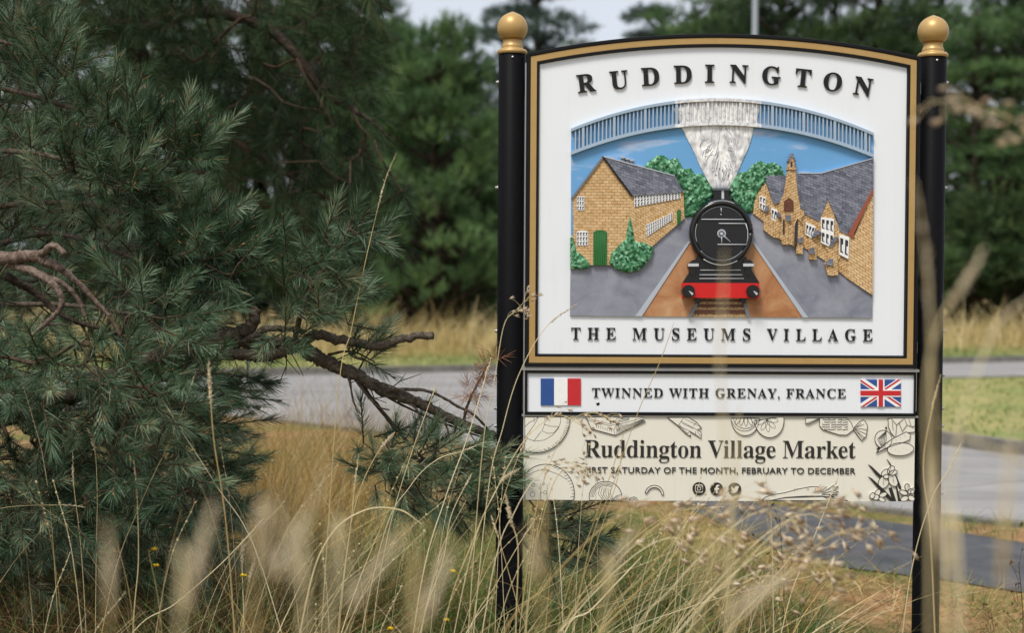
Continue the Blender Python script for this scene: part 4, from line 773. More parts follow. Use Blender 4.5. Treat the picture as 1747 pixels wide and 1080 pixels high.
tree('cedar_tree', 'cedar', 1125, 52, 1.16, 'grey green cedar just left of the lamp post, farther back', 'tree', 1.9, G)
tree('pine_tree', 'bushy2', 700, 40, .95, 'green pine standing back between two bushy pines', 'tree', 5.2, G)
for u, d, k, s_, lab in ((1420, 50, 'dark2', 1.35, 'dark conifer standing back between the two behind the arched board'), (1575, 48, 'dark', 1.3, 'dark conifer directly behind the right finial'), (1720, 47, 'dark2', 1.3, 'dark conifer standing back behind the layered green one'), (1860, 48, 'dark', 1.35, 'dark conifer standing back beyond the right edge'), (1250, 50, 'dark2', 1.15, 'dark conifer standing back just left of the lamp post')):
    tree('conifer_tree', k, u, d, s_, lab, 'tree', d*2.3+u, G)
# lamp post
lp = at(1288, 30, 21); lpo = empty('lamp_post', (lp.x, lp.y, .1), 'plain grey lamp post rising behind the arched top of the sign', 'lamp post')
b = MB(); b.lathe([(.09, 0), (.09, 1.1), (.062, 1.2), (.05, 7.5), (.045, 8)], (lp.x, lp.y, .1), 'pole_grey', 16); b.build('pole', lpo)
b = MB(); b.tube([(lp.x, lp.y, 8.05), (lp.x, lp.y-.3, 8.3), (lp.x, lp.y-1.1, 8.4)], .035, 'pole_grey', 8); b.build('arm', lpo)
b = MB(); b.box((lp.x-.14, lp.y-1.75, 8.33), (lp.x+.14, lp.y-1.08, 8.45), 'pole_grey'); b.box((lp.x-.11, lp.y-1.7, 8.30), (lp.x+.11, lp.y-1.2, 8.33), 'lens_glass'); b.build('lantern', lpo, .02)

# --- pines built from shoots on a branch skeleton
def shoots(P, D, L, nn, nl, nw, tint_c, spread=(62, 22), curve=.12):
    N = len(P); idx = np.repeat(np.arange(N), nn); n = len(idx); t = rng.uniform(.05, 1, n)**.85; d = D[idx]; a = rng.uniform(0, 2*np.pi, n); ref = norm(rng.normal(size=(N, 3)))[idx]
    A_ = norm(np.cross(d, ref)); B_ = np.cross(d, A_); rad = A_*np.cos(a)[:, None]+B_*np.sin(a)[:, None]; th = np.radians(spread[0]+(spread[1]-spread[0])*t+rng.normal(0, 9, n))
    nd = norm(d*np.cos(th)[:, None]+rad*np.sin(th)[:, None]); root = P[idx]+d*(L[idx]*t)[:, None]; T = np.clip(tint_c[idx]+rng.normal(0, .14, n), 0, .95); T[rng.random(n) < .012] = 1.0
    bd = d*curve+np.array([0, 0, -.04])
    return ribbons(root, nd, rng.uniform(.75, 1.15, n)*nl, rng.uniform(.8, 1.2, n)*nw, np.broadcast_to(bd, nd.shape) if bd.ndim == 1 else bd, 2, T, .25)
def zone(poly, y0, y1, n):
    xs = [p[0] for p in poly]; ys = [p[1] for p in poly]; out = []
    while len(out) < n:
        u, v = random.uniform(min(xs), max(xs)), random.uniform(min(ys), max(ys))
        if inside(poly, u, v): out.append(tuple(at(u, v, random.uniform(y0, y1))))
    return out
def skeleton(pts, seeds, trunk_pt, rbase=.0018, maxr=.012):
    """join every shoot base to the nearest earlier node: gives a branching twig network"""
    pts = np.array(pts); seeds = np.array(seeds); dist = np.array([np.min(np.linalg.norm(seeds-p, axis=1)) for p in pts]); order = np.argsort(dist); pts = pts[order]
    nodes = np.vstack([seeds, pts]); ns = len(seeds); par = np.full(len(nodes), -1)
    for i in range(ns, len(nodes)):
        dd = np.linalg.norm(nodes[:i]-nodes[i], axis=1); par[i] = int(np.argmin(dd))
    cnt = np.ones(len(nodes))
    for i in range(len(nodes)-1, ns-1, -1): cnt[par[i]] += cnt[i]
    parts = []
    for i in range(ns, len(nodes)):
        a, c = nodes[par[i]], nodes[i]; m_ = (a+c)/2+rng.normal(0, .08, 3)*np.linalg.norm(c-a); r1 = min(maxr, rbase*cnt[i]**.5); r0 = min(maxr, rbase*(cnt[i]+1)**.5)
        parts.append(tube_np([a, m_, c], np.array([r0, (r0+r1)/2, r1]), 5, cap=False))
    pd = norm(nodes[ns:]-nodes[par[ns:]]); return pts, pd, parts
def branch_obj(name, pts, r0, r1, mat, parent, k=6, rough=.13, label=None):
    P = catmull([tuple(at(*p)) for p in pts], k); P = P+rng.normal(0, r1*.16, P.shape)
    Q = catmull(P, 3); n = len(Q); R = np.linspace(r0, r1, n)*(1+rough*np.array([noise.noise(Vector((i*.45, r0*90, len(pts)))) for i in range(n)])); V, F, T = tube_np(Q, R, 8)
    ctr = np.repeat(Q, 8, 0); V = V+(V-ctr)*(rng.normal(0, .09, (len(V), 1))); o = link(name, mesh_np(name, V, F, mat, T, True), parent)
    if label: o['label'] = label
    return P
# near blue-green pine
tp = at(-150, 600, .9); pine = empty('scots_pine', (tp.x, tp.y, 0), 'blue green pine with long needles, its bare branch reaching to the left sign post', 'tree')
TP = [(-190, 1150, 1.0), (-170, 800, .95), (-150, 450, .9), (-130, 150, .9), (-140, -200, .95)]
SEED = []
SEED += list(branch_obj('trunk', TP, .085, .05, 'bark_dark', pine)); SEED += list(branch_obj('branch', [(-150, 400, .9), (-60, 415, .3), (0, 440, -.1), (55, 436, -.18), (82, 448, -.2), (110, 462, -.2), (150, 500, -.2), (188, 540, -.2)], .03, .006, 'bark_grey', pine, label='bare grey forked branch'))
branch_obj('branch', [(60, 440, -.19), (78, 428, -.22), (90, 418, -.25), (112, 433, -.28)], .012, .009, 'bark_grey', pine); branch_obj('branch', [(15, 450, -.12), (60, 465, -.2), (95, 490, -.25), (106, 520, -.25), (80, 550, -.25), (52, 575, -.25)], .016, .005, 'bark_grey', pine)
branch_obj('branch', [(60, 468, -.18), (100, 480, -.2), (130, 505, -.2), (146, 540, -.2)], .012, .006, 'bark_grey', pine); branch_obj('branch', [(10, 470, -.05), (60, 500, 0), (110, 540, 0), (200, 570, 0)], .016, .006, 'bark_dark', pine); branch_obj('branch', [(75, 555, -.25), (100, 553, -.22), (120, 556, -.2)], .005, .003, 'bark_grey', pine)
MAINB = [(-160, 760, .9), (100, 680, .4), (260, 615, .15), (340, 590, .05), (400, 576, 0), (450, 586, 0), (505, 590, 0), (545, 612, 0), (600, 636, .0), (660, 668, .02), (720, 690, .05), (790, 725, .08), (850, 746, .12), (905, 770, .15)]
MP = branch_obj('branch', MAINB, .042, .011, 'bark_mid', pine, label='long dark branch sloping down to the left sign post'); SEED += list(MP)
branch_obj('branch', [(385, 580, 0), (415, 566, -.03), (432, 552, -.05), (437, 528, -.06)], .028, .017, 'bark_mid', pine); branch_obj('branch', [(360, 600, .02), (410, 606, -.02), (460, 606, -.03), (510, 588, -.04), (540, 572, -.04), (575, 578, -.04), (640, 590, -.06), (690, 578, -.08), (737, 571, -.1)], .022, .013, 'bark_mid', pine, label='broken bare branch end')
branch_obj('branch', [(405, 585, 0), (430, 575, -.05), (460, 560, -.06), (520, 566, -.06)], .015, .009, 'bark_mid', pine)
SEED += list(branch_obj('branch', [(500, 588, 0), (515, 530, 0), (540, 475, 0), (575, 430, 0), (602, 372, 0)], .010, .004, 'twig_bark', pine)); SEED += list(branch_obj('branch', [(535, 500, 0), (520, 460, .03), (530, 425, .04), (535, 405, .04)], .006, .003, 'twig_bark', pine))
SEED += list(branch_obj('branch', [(600, 636, 0), (650, 700, .1), (700, 760, .15), (740, 800, .15), (780, 840, .15)], .009, .003, 'bark_mid', pine)); SEED += list(branch_obj('branch', [(660, 668, 0), (680, 665, .0), (730, 668, .02), (775, 690, .05), (830, 730, .1), (900, 850, .25), (960, 900, .3)], .007, .003, 'bark_mid', pine))
for q in ([(585, 628, 0), (596, 650, -.02), (602, 680, -.03), (610, 705, -.03)], [(600, 640, 0), (640, 690, 0), (665, 700, 0)], [(690, 684, .03), (712, 700, .02), (720, 735, .02)], [(735, 697, .05), (760, 722, .04), (768, 760, .04)], [(610, 648, .05), (700, 698, .08), (790, 735, .1), (880, 765, .14)], [(620, 650, 0), (655, 655, -.02), (700, 672, -.03)], [(560, 605, 0), (600, 600, -.03), (640, 618, -.03)]): branch_obj('twig', q, .005, .0025, 'bark_mid', pine, 4)
for _ in range(26):      # fine dead twigs along the limb
    k_ = random.randint(30, 72); p_ = Vector(MP[min(k_, len(MP)-1)]); d_ = Vector((random.uniform(-.2, 1), random.uniform(-.6, .4), random.uniform(-1, .5))).normalized()*random.uniform(.05, .16); e_ = p_+d_; m_ = (p_+e_)/2+Vector(rng.normal(0, .01, 3)); q_ = m_+Vector(rng.normal(0, .03, 3))
    TW_ = [tube_np([p_, m_, e_], np.array([.0026, .002, .0012]), 5), tube_np([m_, (m_+q_)/2, q_], np.array([.0018, .0015, .0009]), 5)]; V, F, T = join_np(TW_); link('twig', mesh_np('twig', V, F, 'bark_mid', T, True), pine)
DS = branch_obj('branch', [(790, 725, .08), (798, 690, .06), (815, 655, .04), (838, 612, .02)], .006, .0025, 'twig_bark', pine, label='dead twig with red brown needles')
def thin(P, f, sd_, thr): return [p for p in P if noise.noise(Vector((p[0]*f, p[1]*f, p[2]*f+sd_))) > thr+random.gauss(0, .08)]
def bough(pts, n, r0, r1, w=.006):
    P = branch_obj('branch', pts, .012, .004, 'bark_mid', pine); SEED.extend(list(P)); out = []
    for _ in range(n):
        t = random.random()**.8; p = P[min(len(P)-1, int(t*(len(P)-1)))]; r = (r0+(r1-r0)*t)*.002; out.append(tuple(p+rng.normal(0, 1, 3)*np.array([r, r*1.3, r*.75])))
    return out
Z = bough([(-150, 40, .5), (-40, 60, .35), (60, 90, .2), (130, 140, .1)], 60, 45, 16)+bough([(-150, 150, .7), (0, 150, .4), (150, 195, .2), (270, 245, .1), (345, 278, .05)], 105, 48, 14)+bough([(-150, 260, .6), (50, 260, .2), (180, 300, .1), (270, 350, .05)], 95, 48, 20)
Z += bough([(-150, 370, .8), (100, 345, .4), (250, 375, .2), (350, 405, .1), (425, 432, .05)], 105, 46, 14)+bough([(-150, 480, .7), (60, 400, .5), (200, 430, .3), (310, 480, .2), (400, 505, .1)], 105, 48, 20)+bough([(-120, 520, .5), (100, 520, .3), (250, 540, .2), (400, 560, .1)], 85, 42, 20)
Z += thin(zone([(-90, 110), (120, 190), (280, 300), (300, 430), (370, 480), (330, 600), (-90, 640)], .35, 1.1, 190), 2.6, 1, -.1)
ZN = zone([(-90, 590), (60, 610), (200, 570), (330, 560), (420, 570), (440, 620), (400, 690), (385, 780), (360, 850), (300, 910), (-90, 910)], -.4, .8, 640)
ZN = thin(ZN, 2.8, 5, -.10)
Z += zone([(-120, 100), (150, 180), (300, 330), (330, 560), (-120, 640)], .7, 1.7, 240)
ZN += zone([(-120, 850), (390, 840), (350, 990), (-120, 1010)], .2, 1.5, 300)
ZN += zone([(-120, 640), (400, 640), (400, 830), (340, 950), (-120, 980)], .1, 1.5, 480)
ZN += zone([(-90, 500), (200, 490), (400, 540), (400, 600), (280, 690), (-90, 720)], -.5, -.15, 95)
ZN += zone([(300, 400), (400, 410), (430, 445), (400, 480), (300, 470)], -.2, .2, 40)
ZS = zone([(505, 590), (478, 540), (490, 440), (535, 430), (575, 372), (615, 385), (635, 440), (615, 520), (595, 575)], -.16, .08, 66)
ZD = zone([(610, 745), (690, 740), (800, 780), (850, 800), (850, 880), (720, 870), (620, 820)], -.05, .35, 105)+zone([(440, 560), (500, 570), (505, 600), (460, 600)], -.1, -.04, 7)+zone([(590, 595), (635, 600), (630, 640), (590, 625)], .0, .08, 7)+zone([(895, 870), (975, 880), (1000, 930), (950, 975), (895, 960)], .15, .5, 36)
CLR = [(-60, 405), (60, 415), (130, 420), (200, 500), (215, 560), (120, 590), (30, 590), (-60, 500)]
def front_of(p): d = Vector(p)-CP; return inside(CLR, W0/2+FP*d.dot(RT)/d.dot(FW), H0/2-FP*d.dot(UP)/d.dot(FW)) and p[1] < .25
LIMB = [(350, 560), (380, 500), (452, 505), (500, 562), (740, 560), (745, 610), (640, 625), (720, 665), (870, 720), (870, 775), (700, 735), (560, 665), (480, 640), (370, 640)]
def on_limb(p): d = Vector(p)-CP; return inside(LIMB, W0/2+FP*d.dot(RT)/d.dot(FW), H0/2-FP*d.dot(UP)/d.dot(FW)) and p[1] < .3
ALL = [p for p in Z+ZN if not front_of(p) and not on_limb(p)]+[p for p in ZS if not on_limb(p)]+ZD; pts, pd, tw_parts = skeleton(ALL, SEED, tp, .0013, .008)
V, F, T = join_np(tw_parts); link('twigs', mesh_np('twigs', V, F, 'twig_bark', T, True), pine)
out = norm(pts-np.array(at(-150, 560, .6))); D = norm(pd*.5+out*.45+np.array([.05, -.25, .30])+rng.normal(0, .33, pts.shape)); L = rng.uniform(.07, .15, len(pts)); tc = np.clip(.42+.5*clump_noise(pts[:, :2]*1+pts[:, 2:3], 2.2, 3)+rng.normal(0, .2, len(pts)), .02, .88)
lit_sprays = (pts[:, 0] > at(470, 500).x)      # outer sprays: the light on them is put into a paler tint
tc = np.where(lit_sprays, np.clip(tc+.24, .3, .9), np.clip(tc+.07, 0, .88))
sp_ = [tube_np([p, p+d*l*.6, p+d*l*1.22], np.array([.0028, .0026, .0022]), 5, cap=False) for p, d, l in zip(pts, D, L)]
V, F, T = join_np(sp_); link('shoots', mesh_np('shoots', V, F, 'twig_bark', T, True), pine)
V, F, T = shoots(pts, D, L*1.2, 100, .060, .0021, tc, (58, 20)); link('needles', mesh_np('needles', V, F, 'needles_blue', T), pine)
tips = pts+D*(L*1.22)[:, None]; sel = rng.random(len(tips)) < .6; bp = [tube_np([p, p+d*.006, p+d*.013], np.array([.0032, .004, .001]), 5, cap=False) for p, d in zip(tips[sel], D[sel])]; V, F, T = join_np(bp); link('buds', mesh_np('buds', V, F, 'dead_needle', rng.random(len(V))), pine)
dp = DS[len(DS)//3:]; dp = np.repeat(dp, 3, 0)+rng.normal(0, .012, (len(dp)*3, 3)); dd_ = norm(rng.normal(size=dp.shape)+np.array([.1, -.1, .5])); V, F, T = shoots(dp, dd_, np.full(len(dp), .04), 16, .045, .0014, rng.random(len(dp))); link('dead_needles', mesh_np('dead_needles', V, F, 'dead_needle', np.clip(T, 0, .9)), pine)
# hanging dark pine behind
tq = at(215, 500, 4.2); pin2 = empty('hanging_pine', (tq.x, tq.y, 0), 'tall dark olive pine with drooping boughs behind the blue green pine', 'tree')
S2 = list(branch_obj('trunk', [(240, 900, 4.2), (235, 500, 4.2), (225, 200, 4.2), (215, -150, 4.2), (210, -700, 4.2)], .13, .09, 'bark_dark', pin2))
for q, a_, c_ in (([(225, 60, 4.2), (330, 20, 3.6), (440, 40, 3.2), (505, 92, 3.0), (555, 160, 2.9), (600, 185, 2.85), (640, 212, 2.8), (668, 240, 2.8)], .04, .006), ([(505, 92, 3.0), (520, 130, 2.9), (545, 170, 2.85), (570, 215, 2.8)], .014, .004), ([(600, 185, 2.85), (615, 215, 2.8), (640, 240, 2.75)], .009, .003), ([(220, -100, 4.2), (400, -90, 3.8), (560, -40, 3.5), (670, 20, 3.4)], .04, .008), ([(228, 180, 4.2), (320, 190, 3.9), (430, 260, 3.7), (560, 340, 3.6), (660, 400, 3.6)], .03, .006), ([(230, 280, 4.2), (330, 290, 4.2), (450, 350, 4.1), (600, 440, 4.0)], .028, .006), ([(215, -100, 4.2), (100, -60, 3.5), (0, 0, 3.2)], .035, .01), ([(222, 120, 4.2), (240, 140, 4.0), (262, 240, 3.8), (270, 300, 3.8)], .02, .008), ([(215, -300, 4.2), (420, -280, 3.0), (600, -240, 2.6)], .04, .01), ([(215, -300, 4.2), (60, -280, 3.2), (-60, -240, 2.6)], .04, .01)):
    S2 += list(branch_obj('branch', q, a_, c_, 'bark_dark' if a_ > .03 else 'twig_bark', pin2))
Z2 = zone([(80, -80), (670, -80), (655, 0), (620, 100), (630, 230), (690, 330), (665, 420), (600, 440), (470, 440), (400, 360), (360, 230), (250, 150), (90, 20)], 2.6, 4.8, 820)+zone([(-120, -80), (200, -80), (260, 200), (300, 420), (-120, 420)], 2.4, 5, 330)+zone([(-120, -420), (700, -420), (680, -80), (-120, -80)], 1.6, 5, 420)  # last zone: unseen boughs above the view, added to shade the pines
p2, d2, tw2 = skeleton(Z2, S2, tq, .0017, .011); V, F, T = join_np(tw2); link('twigs', mesh_np('twigs', V, F, 'twig_bark', T, True), pin2)
D2 = norm(d2*.4+np.array([.18, -.15, -.42])+rng.normal(0, .36, p2.shape)); t2 = np.clip(.42+.6*clump_noise(p2[:, :2]+p2[:, 2:3], 1.1, 8)+rng.normal(0, .1, len(p2)), .03, .9); V, F, T = shoots(p2, D2, rng.uniform(.1, .2, len(p2)), 100, .085, .0028, t2); link('needles', mesh_np('needles', V, F, 'needles_olive', T), pin2)

# =================================================================== INDIVIDUAL STALKS AND FLOWERS
def stalk(label, pts, kind='spike', r=.0012, hl=.14, seed=None, mat='straw', grp='tall dry grass stalks', n=None, fat=1.0):
    """pts from tip down, (u, v, Y); the last one is carried down to the ground"""
    W = [np.array(at(*p)) for p in pts]; dn = W[-1]-W[-2]; t = W[-1][2]/max(.15, -dn[2] if dn[2] < 0 else .15); root = W[-1]+dn*min(t, 3)*.5; root[2] = 0
    if W[-1][2] > .05: W.append(root)
    P = catmull(W[::-1], 9); s = np.concatenate([[0], np.cumsum(np.linalg.norm(np.diff(P, axis=0), axis=1))]); tot = s[-1]
    o = empty('grass_stalk', tuple(P[0]), label, 'grass stalk', grp); R = np.interp(s, [0, tot-hl, tot], [r*1.25, r, r*.45]); V, F, T = tube_np(P, R, 5, rng.random(), cap=False); link('stem', mesh_np('stem', V, F, mat, np.clip(T+rng.normal(0, .08, len(T)), 0, 1), True), o)
    q = np.linspace(tot-hl, tot, 60); HP = np.column_stack([np.interp(q, s, P[:, k]) for k in range(3)]); HT = norm(np.gradient(HP, axis=0))
    if kind == 'spike': V, F, T = spikelets(HP, HT, n or 70, .011*fat, .0014*fat, .28); sm_ = 'seed'
    elif kind == 'fluffy': V, F, T = spikelets(HP, HT, n or 190, .013*fat, .0013*fat, .5); sm_ = 'seed'
    elif kind == 'oat':
        k = n or 16; i = np.sort(rng.integers(0, 60, k)); tips = HP[i]+norm(HT[i]+rng.normal(0, .7, (k, 3)))*rng.uniform(.015, .05, (k, 1))*fat+np.array([0, 0, -.006]); pt = [tube_np([HP[a], (HP[a]+b_)/2+np.array([0, 0, .006]), b_], np.array([.0006, .0005, .0004]), 5, cap=False) for a, b_ in zip(i, tips)]; V, F, T = join_np(pt); link('panicle', mesh_np('panicle', V, F, mat, T), o)
        VV = [spikelets(tips, norm(HT[i]+rng.normal(0, .25, (k, 3))), 5*k, .021*fat, .0019*fat, .22, .35)]; V, F, T = join_np(VV); sm_ = 'oat_seed'
    elif kind == 'leaf': return o
    link('seed_head', mesh_np('seed_head', V, F, sm_, T), o); return o
N1, N2, N3 = -3.75, -3.45, -2.9
ST = [
 ('slender straw stalk rising past the upright blue green sprig, tallest left of the sign', [(676, 261, -.15), (655, 315, -.15), (627, 430, -.18), (600, 560, -.2), (575, 690, -.25)], 'spike', .0014, .22),
 ('straw stalk leaning left in front of the lower left of the pine', [(37, 652, -.2), (55, 710, -.2), (75, 790, -.2), (90, 920, -.2)], 'spike', .0014, .25),
 ('stalk leaning left that crosses another under the branch, in front of the pine', [(262, 655, -.3), (300, 720, -.3), (370, 830, -.3), (440, 950, -.3)], 'spike', .0016, .13),
 ('straight stalk leaning right that crosses another in front of the pine', [(335, 632, -.3), (300, 730, -.3), (240, 860, -.3), (190, 1000, -.3)], 'spike', .0013, .08),
 ('upright stalk with a pale fluffy head in front of the pine', [(356, 615, -1.0), (360, 690, -1), (366, 760, -1), (390, 940, -1)], 'fluffy', .0016, .13),
 ('short stalk with a drooping pale head at the dark foot of the pine', [(150, 732, -.3), (162, 770, -.3), (166, 850, -.3), (164, 960, -.3)], 'fluffy', .0011, .08),
 ('thin brown stalk left of the drooping pale head at the foot of the pine', [(124, 770, -.3), (126, 830, -.3), (140, 960, -.3)], 'spike', .0011, .12),
 ('golden knobbly stalk in front of the pine foot, beside the yellow flowers', [(228, 785, -.4), (234, 850, -.4), (236, 960, -.4), (228, 1060, -.4)], 'spike', .0018, .16),
 ('bent straw stalk lying level across the foot of the pine', [(150, 866, -.3), (100, 862, -.3), (0, 868, -.3), (-80, 900, -.3)], 'spike', .0010, .12),
 ('pale short spike standing at the edge of the golden grass', [(414, 920, -.3), (413, 970, -.3), (416, 1060, -.3)], 'fluffy', .0012, .09),
 ('pale spike close beside the other at the edge of the golden grass', [(436, 950, -.3), (424, 1000, -.3), (412, 1080, -.3)], 'fluffy', .0012, .09),
 ('long straw stalk slanting right across the lower grass below the pine', [(450, 885, -.5), (380, 960, -.5), (300, 1030, -.5), (220, 1090, -.5)], 'spike', .0014, .05),
 ('stalk crossing the left sign post beside the arched board', [(985, 518, -.5), (930, 560, -.5), (885, 640, -.5), (858, 730, -.5), (830, 860, -.5)], 'spike', .0013, .12),
 ('drooping stalk with brown seeds over the left end of the twinning board', [(905, 505, -.6), (880, 530, -.6), (860, 555, -.6), (845, 640, -.6), (820, 800, -.6)], 'oat', .0011, .10),
 ('arching oat stalk whose brown seeds hang over the bread drawing', [(1008, 745, -.7), (985, 722, -.7), (950, 710, -.7), (900, 745, -.7), (850, 830, -.7), (800, 960, -.7)], 'oat', .0013, .16),
 ('oat stalk with brown seeds in front of the cheese drawing', [(1000, 800, -.8), (960, 790, -.8), (920, 810, -.8), (880, 870, -.8), (840, 980, -.8)], 'oat', .0013, .15),
 ('thin green stalk rising diagonally in front of the words Museums', [(1150, 550, -.6), (1125, 620, -.6), (1090, 700, -.6), (1045, 830, -.6), (1000, 960, -.6)], 'leaf', .0011, .05),
 ('thin stalk slanting over the letters of Ruddington on the market board', [(1070, 722, -.6), (1045, 800, -.6), (1010, 900, -.6), (960, 1040, -.6)], 'leaf', .0011, .05),
 ('pale stalk with a soft head in front of the left sign post foot', [(862, 845, -.9), (872, 890, -.9), (884, 940, -.9), (880, 1080, -.9)], 'fluffy', .0016, .10),
 ('green gold stalk leaning right between the pine and the left sign post', [(745, 655, -.2), (700, 780, -.2), (665, 900, -.2), (640, 1040, -.2)], 'spike', .0013, .05),
 ('orange gold stalk leaning right just left of the left sign post', [(838, 610, -.35), (800, 740, -.35), (760, 850, -.35), (720, 990, -.35)], 'spike', .0018, .08),
 ('straw stalk with a pale knotted head beside the lower pine sprays', [(673, 738, -.4), (640, 780, -.4), (610, 850, -.4), (590, 960, -.4)], 'fluffy', .0013, .07),
 ('straw stalk with a narrow head left of the lower pine sprays', [(612, 775, -.4), (605, 830, -.4), (598, 900, -.4), (580, 1040, -.4)], 'spike', .0014, .12),
 ('white straw stalk leaning right over the grass left of the sign post', [(805, 808, -.5), (770, 880, -.5), (755, 960, -.5), (720, 1070, -.5)], 'spike', .0014, .06),
 ('straw stalk with a horizontal head touching the left sign post', [(825, 755, -.4), (790, 770, -.4), (745, 785, -.4), (700, 830, -.4), (650, 930, -.4)], 'spike', .0012, .12),
 ('tall straw stalk leaning right with its tip on the left sign post', [(886, 800, -.6), (850, 830, -.6), (800, 940, -.6), (760, 1060, -.6)], 'fluffy', .0013, .08),
 ('arched stalk curving over the grass below the pine sprays', [(720, 895, -.9), (680, 870, -.9), (620, 872, -.9), (560, 920, -.9), (520, 1040, -.9)], 'leaf', .002, .05),
 ('dry stalk rising left of the twinning board drawing of the cane', [(1235, 865, -.7), (1140, 880, -.7), (1040, 960, -.7), (960, 1075, -.7)], 'spike', .0013, .05),
 ('long straight straw stalk below the market board', [(1095, 950, -.8), (1010, 1040, -.8), (960, 1090, -.8)], 'leaf', .0018, .05),
 ('thin stalk in front of the words Village Market', [(1303, 790, -.9), (1312, 860, -.9), (1318, 960, -.9)], 'leaf', .0010, .05),
 ('pale stalk crossing the lower end of the right sign post', [(1640, 755, -.5), (1620, 800, -.5), (1590, 850, -.5), (1560, 950, -.5), (1540, 1080, -.5)], 'spike', .0013, .10),
 ('bent stalk leaning left in front of the right sign post', [(1605, 640, -1.2), (1590, 700, -1.2), (1575, 800, -1.2), (1590, 960, -1.2)], 'spike', .0016, .12),
 ('thin arching stalk with seeds in front of the gap between the two lower boards', [(1040, 716, -.5), (1010, 705, -.5), (975, 720, -.5), (935, 800, -.5), (905, 930, -.5)], 'oat', .001, .09),
 ('slim straw stalk leaning right across the left sign post at the market board', [(905, 735, -.5), (880, 790, -.5), (850, 880, -.5), (815, 1010, -.5)], 'spike', .0012, .10),
 ('slim straw stalk crossing low over the left sign post', [(918, 880, -.5), (885, 930, -.5), (845, 1000, -.5), (800, 1080, -.5)], 'spike', .0013, .09),
 ('straw stalk leaning left across the left sign post foot', [(838, 880, -.6), (860, 950, -.6), (885, 1040, -.6), (900, 1090, -.6)], 'spike', .0012, .08),
 ('thin stalk reaching up over the carrot drawing', [(1430, 815, -.6), (1412, 860, -.6), (1380, 940, -.6), (1340, 1050, -.6)], 'spike', .0011, .08),
 ('thin stalk reaching up over the yarn drawing', [(1062, 770, -.6), (1050, 830, -.6), (1020, 920, -.6), (985, 1030, -.6)], 'spike', .0011, .09),
 ('slender stalk with its seeds over the first word of the market date line', [(1015, 808, -.7), (985, 796, -.7), (950, 815, -.7), (925, 890, -.7), (905, 1000, -.7)], 'oat', .0011, .10),
 ('thin yellow stalk crossing the open path beside the right sign post', [(1540, 862, .3), (1490, 950, .3), (1400, 1060, .3)], 'leaf', .0012, .05)]
for a in ST: stalk(a[0], a[1], a[2], a[3], a[4])
# oat heads leaning right below the market board
GO = 'oat grass heads leaning right below the market board'
OT = [(1480, 905), (1440, 855), (1400, 880), (1365, 930), (1330, 985), (1420, 960), (1290, 850), (1255, 905), (1210, 868), (1170, 920), (1120, 870), (1340, 870)]
for i, (u, v) in enumerate(OT):
    Y = -1.75+.12*(i % 5); stalk('oat grass head leaning right below the market board', [(u+25, v+30, Y), (u-20, v-2, Y), (u-90, v+30, Y), (u-190, v+130, Y), (u-280, v+260, Y)], 'oat', .0013, .17, grp=GO, n=15, fat=1.55)
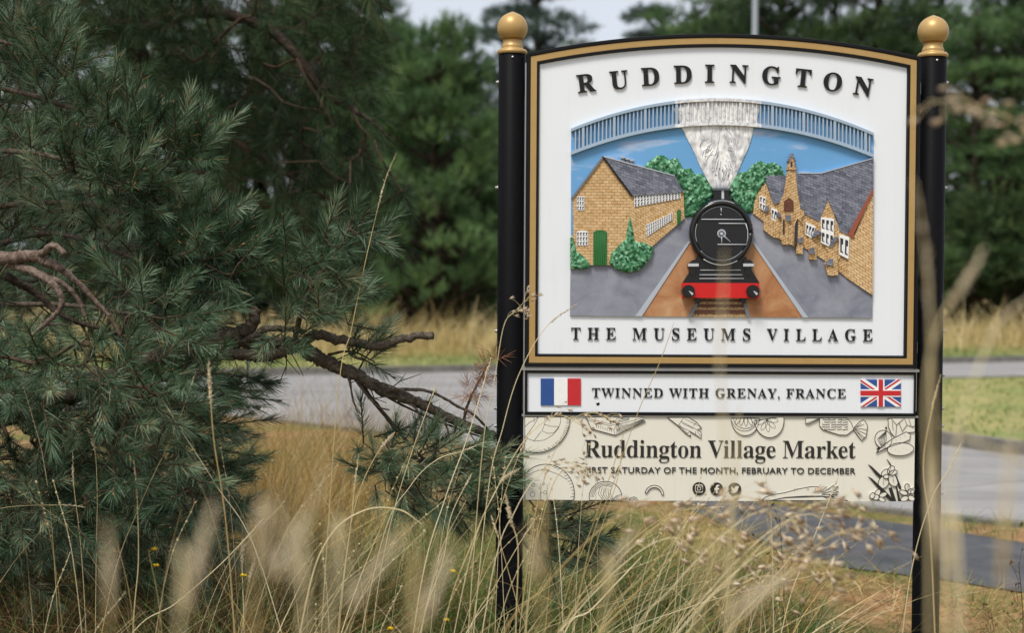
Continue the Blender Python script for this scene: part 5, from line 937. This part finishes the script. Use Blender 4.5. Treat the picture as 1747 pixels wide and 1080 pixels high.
# very near, soft stalks
GN = 'soft out of focus stalks close to the camera'
for lab, pts, kind, hl, fat in (
 ('pale blurred upright head near the lower left corner', [(182, 895, N1), (188, 960, N1), (185, 1080, N1), (185, 1150, N1)], 'fluffy', .07, .8),
 ('thick blurred head leaning right in front of the lower pine', [(365, 862, N1), (345, 930, N1), (318, 1050, N1), (305, 1150, N1)], 'fluffy', .08, 1.2),
 ('broad blurred head leaning right in front of the golden grass', [(560, 790, N1), (525, 880, N1), (470, 980, N1), (430, 1100, N1)], 'fluffy', .2, 1.2),
 ('faint blurred stalk rising left of the broad one', [(470, 855, N1), (490, 920, N1), (510, 1000, N1), (520, 1120, N1)], 'fluffy', .09, .7),
 ('blurred head leaning right left of the foot of the left sign post', [(690, 905, N1), (650, 960, N1), (600, 1030, N1), (560, 1100, N1)], 'fluffy', .08, 1.0),
 ('blurred pale head close by the foot of the left sign post', [(770, 935, N1), (745, 1000, N1), (715, 1080, N1), (700, 1140, N1)], 'fluffy', .07, 1.1),
 ('tall soft stalk in front of the locomotive', [(1236, 425, N2), (1233, 520, N2), (1228, 620, N2), (1240, 820, N2), (1245, 1080, N2)], 'spike', .16, .8),
 ('soft stalk running up over the bird icon and lemon drawing', [(1262, 690, N3), (1258, 780, N3), (1250, 880, N3), (1245, 1080, N3)], 'leaf', .05, 1),
 ('soft stalk with a head rising below the icons', [(1085, 900, N2), (1050, 960, N2), (1040, 1020, N2), (1030, 1110, N2)], 'fluffy', .06, .8),
 ('blurred head sweeping up right in the middle of the lower edge', [(1350, 975, N1), (1300, 1010, N1), (1240, 1060, N1), (1190, 1110, N1)], 'fluffy', .07, 1.2),
 ('tall blurred stalk with a long head in front of the right sign post', [(1560, 310, N2), (1575, 400, N2), (1585, 500, N2), (1592, 700, N2), (1600, 900, N2), (1610, 1100, N2)], 'spike', .16, .9),
 ('blurred stalk leaning right across the edge of the right sign post', [(1678, 425, N2), (1655, 470, N2), (1600, 560, N2), (1580, 700, N2), (1585, 1080, N2)], 'spike', .07, 1.2),
 ('dark blurred stalk low in front of the right sign post', [(1588, 780, N1), (1598, 880, N1), (1615, 980, N1), (1625, 1100, N1)], 'fluffy', .09, 1.2),
 ('blurred stalk leaning left across the road at the right edge', [(1760, 505, N2), (1700, 560, N2), (1640, 720, N2), (1620, 900, N2), (1640, 1090, N2)], 'spike', .08, .9),
 ('blurred stalk slanting down right over the near road', [(1600, 720, N2), (1680, 760, N2), (1760, 800, N2), (1820, 900, N2)], 'spike', .06, .8),
 ('upright blurred stalk over the path at the right edge', [(1735, 690, N1), (1720, 820, N1), (1712, 980, N1), (1705, 1100, N1)], 'fluffy', .12, .9),
 ('faint blurred stalk over the grass left of the sign post foot', [(900, 905, N1), (915, 980, N1), (925, 1090, N1)], 'fluffy', .07, .7)):
    stalk(lab, pts, 'spike' if kind == 'fluffy' else kind, .0014, hl, grp=GN, fat=fat*.9, n=210 if kind == 'fluffy' else None)
stalk('brown drooping blurred seed head hanging in from the right edge near the finial', [(1600, 172, N3), (1640, 170, N3), (1690, 188, N3), (1750, 220, N3), (1830, 330, N3), (1880, 700, N3)], 'oat', .0013, .42, grp=GN, n=46, fat=.9)
# flowers
def flower(u, v, Y, label, r=.011):
    c = np.array(at(u, v, Y)); root = c+np.array([rng.normal(0, .05), rng.normal(0, .05), 0]); root[2] = 0; o = empty('yellow_flower', tuple(root), label, 'wildflower', 'small yellow wildflowers in the grass')
    V, F, T = tube_np(catmull([root, (root+c)/2+rng.normal(0, .015, 3), c], 6), np.full(13, .0009), 5, .3, cap=False); link('stem', mesh_np('stem', V, F, 'grass_green', T, True), o)
    n = 26; a = np.linspace(0, 4*np.pi, n, endpoint=False); d = np.column_stack([np.cos(a), np.sin(a)*.9-.3, rng.uniform(.3, .9, n)]); V, F, T = ribbons(np.repeat(c[None], n, 0), norm(d), np.full(n, r), np.full(n, r*.42), np.zeros((n, 3)), 2, None, .6); link('flower_head', mesh_np('flower_head', V, F, 'petal', T), o)
for a in ((263, 939, -.35, 'yellow flower at the foot of the pine, upper of two'), (266, 967, -.35, 'yellow flower at the foot of the pine, lower of two'), (415, 984, -.4, 'yellow flower by the two pale spikes'), (772, 977, -.4, 'yellow flower left of the left sign post'), (762, 1060, -.4, 'yellow flower near the lower edge left of the sign post'), (666, 1075, -.4, 'yellow flower at the lower edge below the pine sprays'), (1551, 997, .6, 'yellow flower against the right sign post foot')): flower(*a)
def weed(label, u, v, Y, hgt):
    c = np.array(at(u, v, Y)); root = np.array([c[0], c[1], 0]); o = empty('dried_weed', tuple(root), label, 'weed', None); parts = [tube_np(catmull([root, root+[.02, 0, c[2]*.5], c], 5), np.full(11, .0016), 5, .2)]; heads = []
    for k in range(9):
        t = rng.uniform(.45, 1); b0 = root+(c-root)*t; e = b0+np.array([rng.normal(0, .035), rng.normal(0, .03), rng.uniform(.02, .07)]); parts.append(tube_np([b0, (b0+e)/2, e], np.full(3, .0009), 5, .2)); heads.append(e)
    V, F, T = join_np(parts); link('stem', mesh_np('stem', V, F, 'grass_brown', T), o); hp = np.array(heads); V, F, T = spikelets(hp, np.tile([0, 0, 1.], (len(hp), 1)), 40, .012, .003, .5); link('seed_head', mesh_np('seed_head', V, F, 'grass_brown', T*.4), o)
weed('dark dried weed at the right edge in front of the path', 1738, 960, .3, .5); weed('small dried weed with dark buds left of the open path', 1330, 880, .5, .4); weed('short dried weed low in the right corner', 1690, 1040, .4, .3)
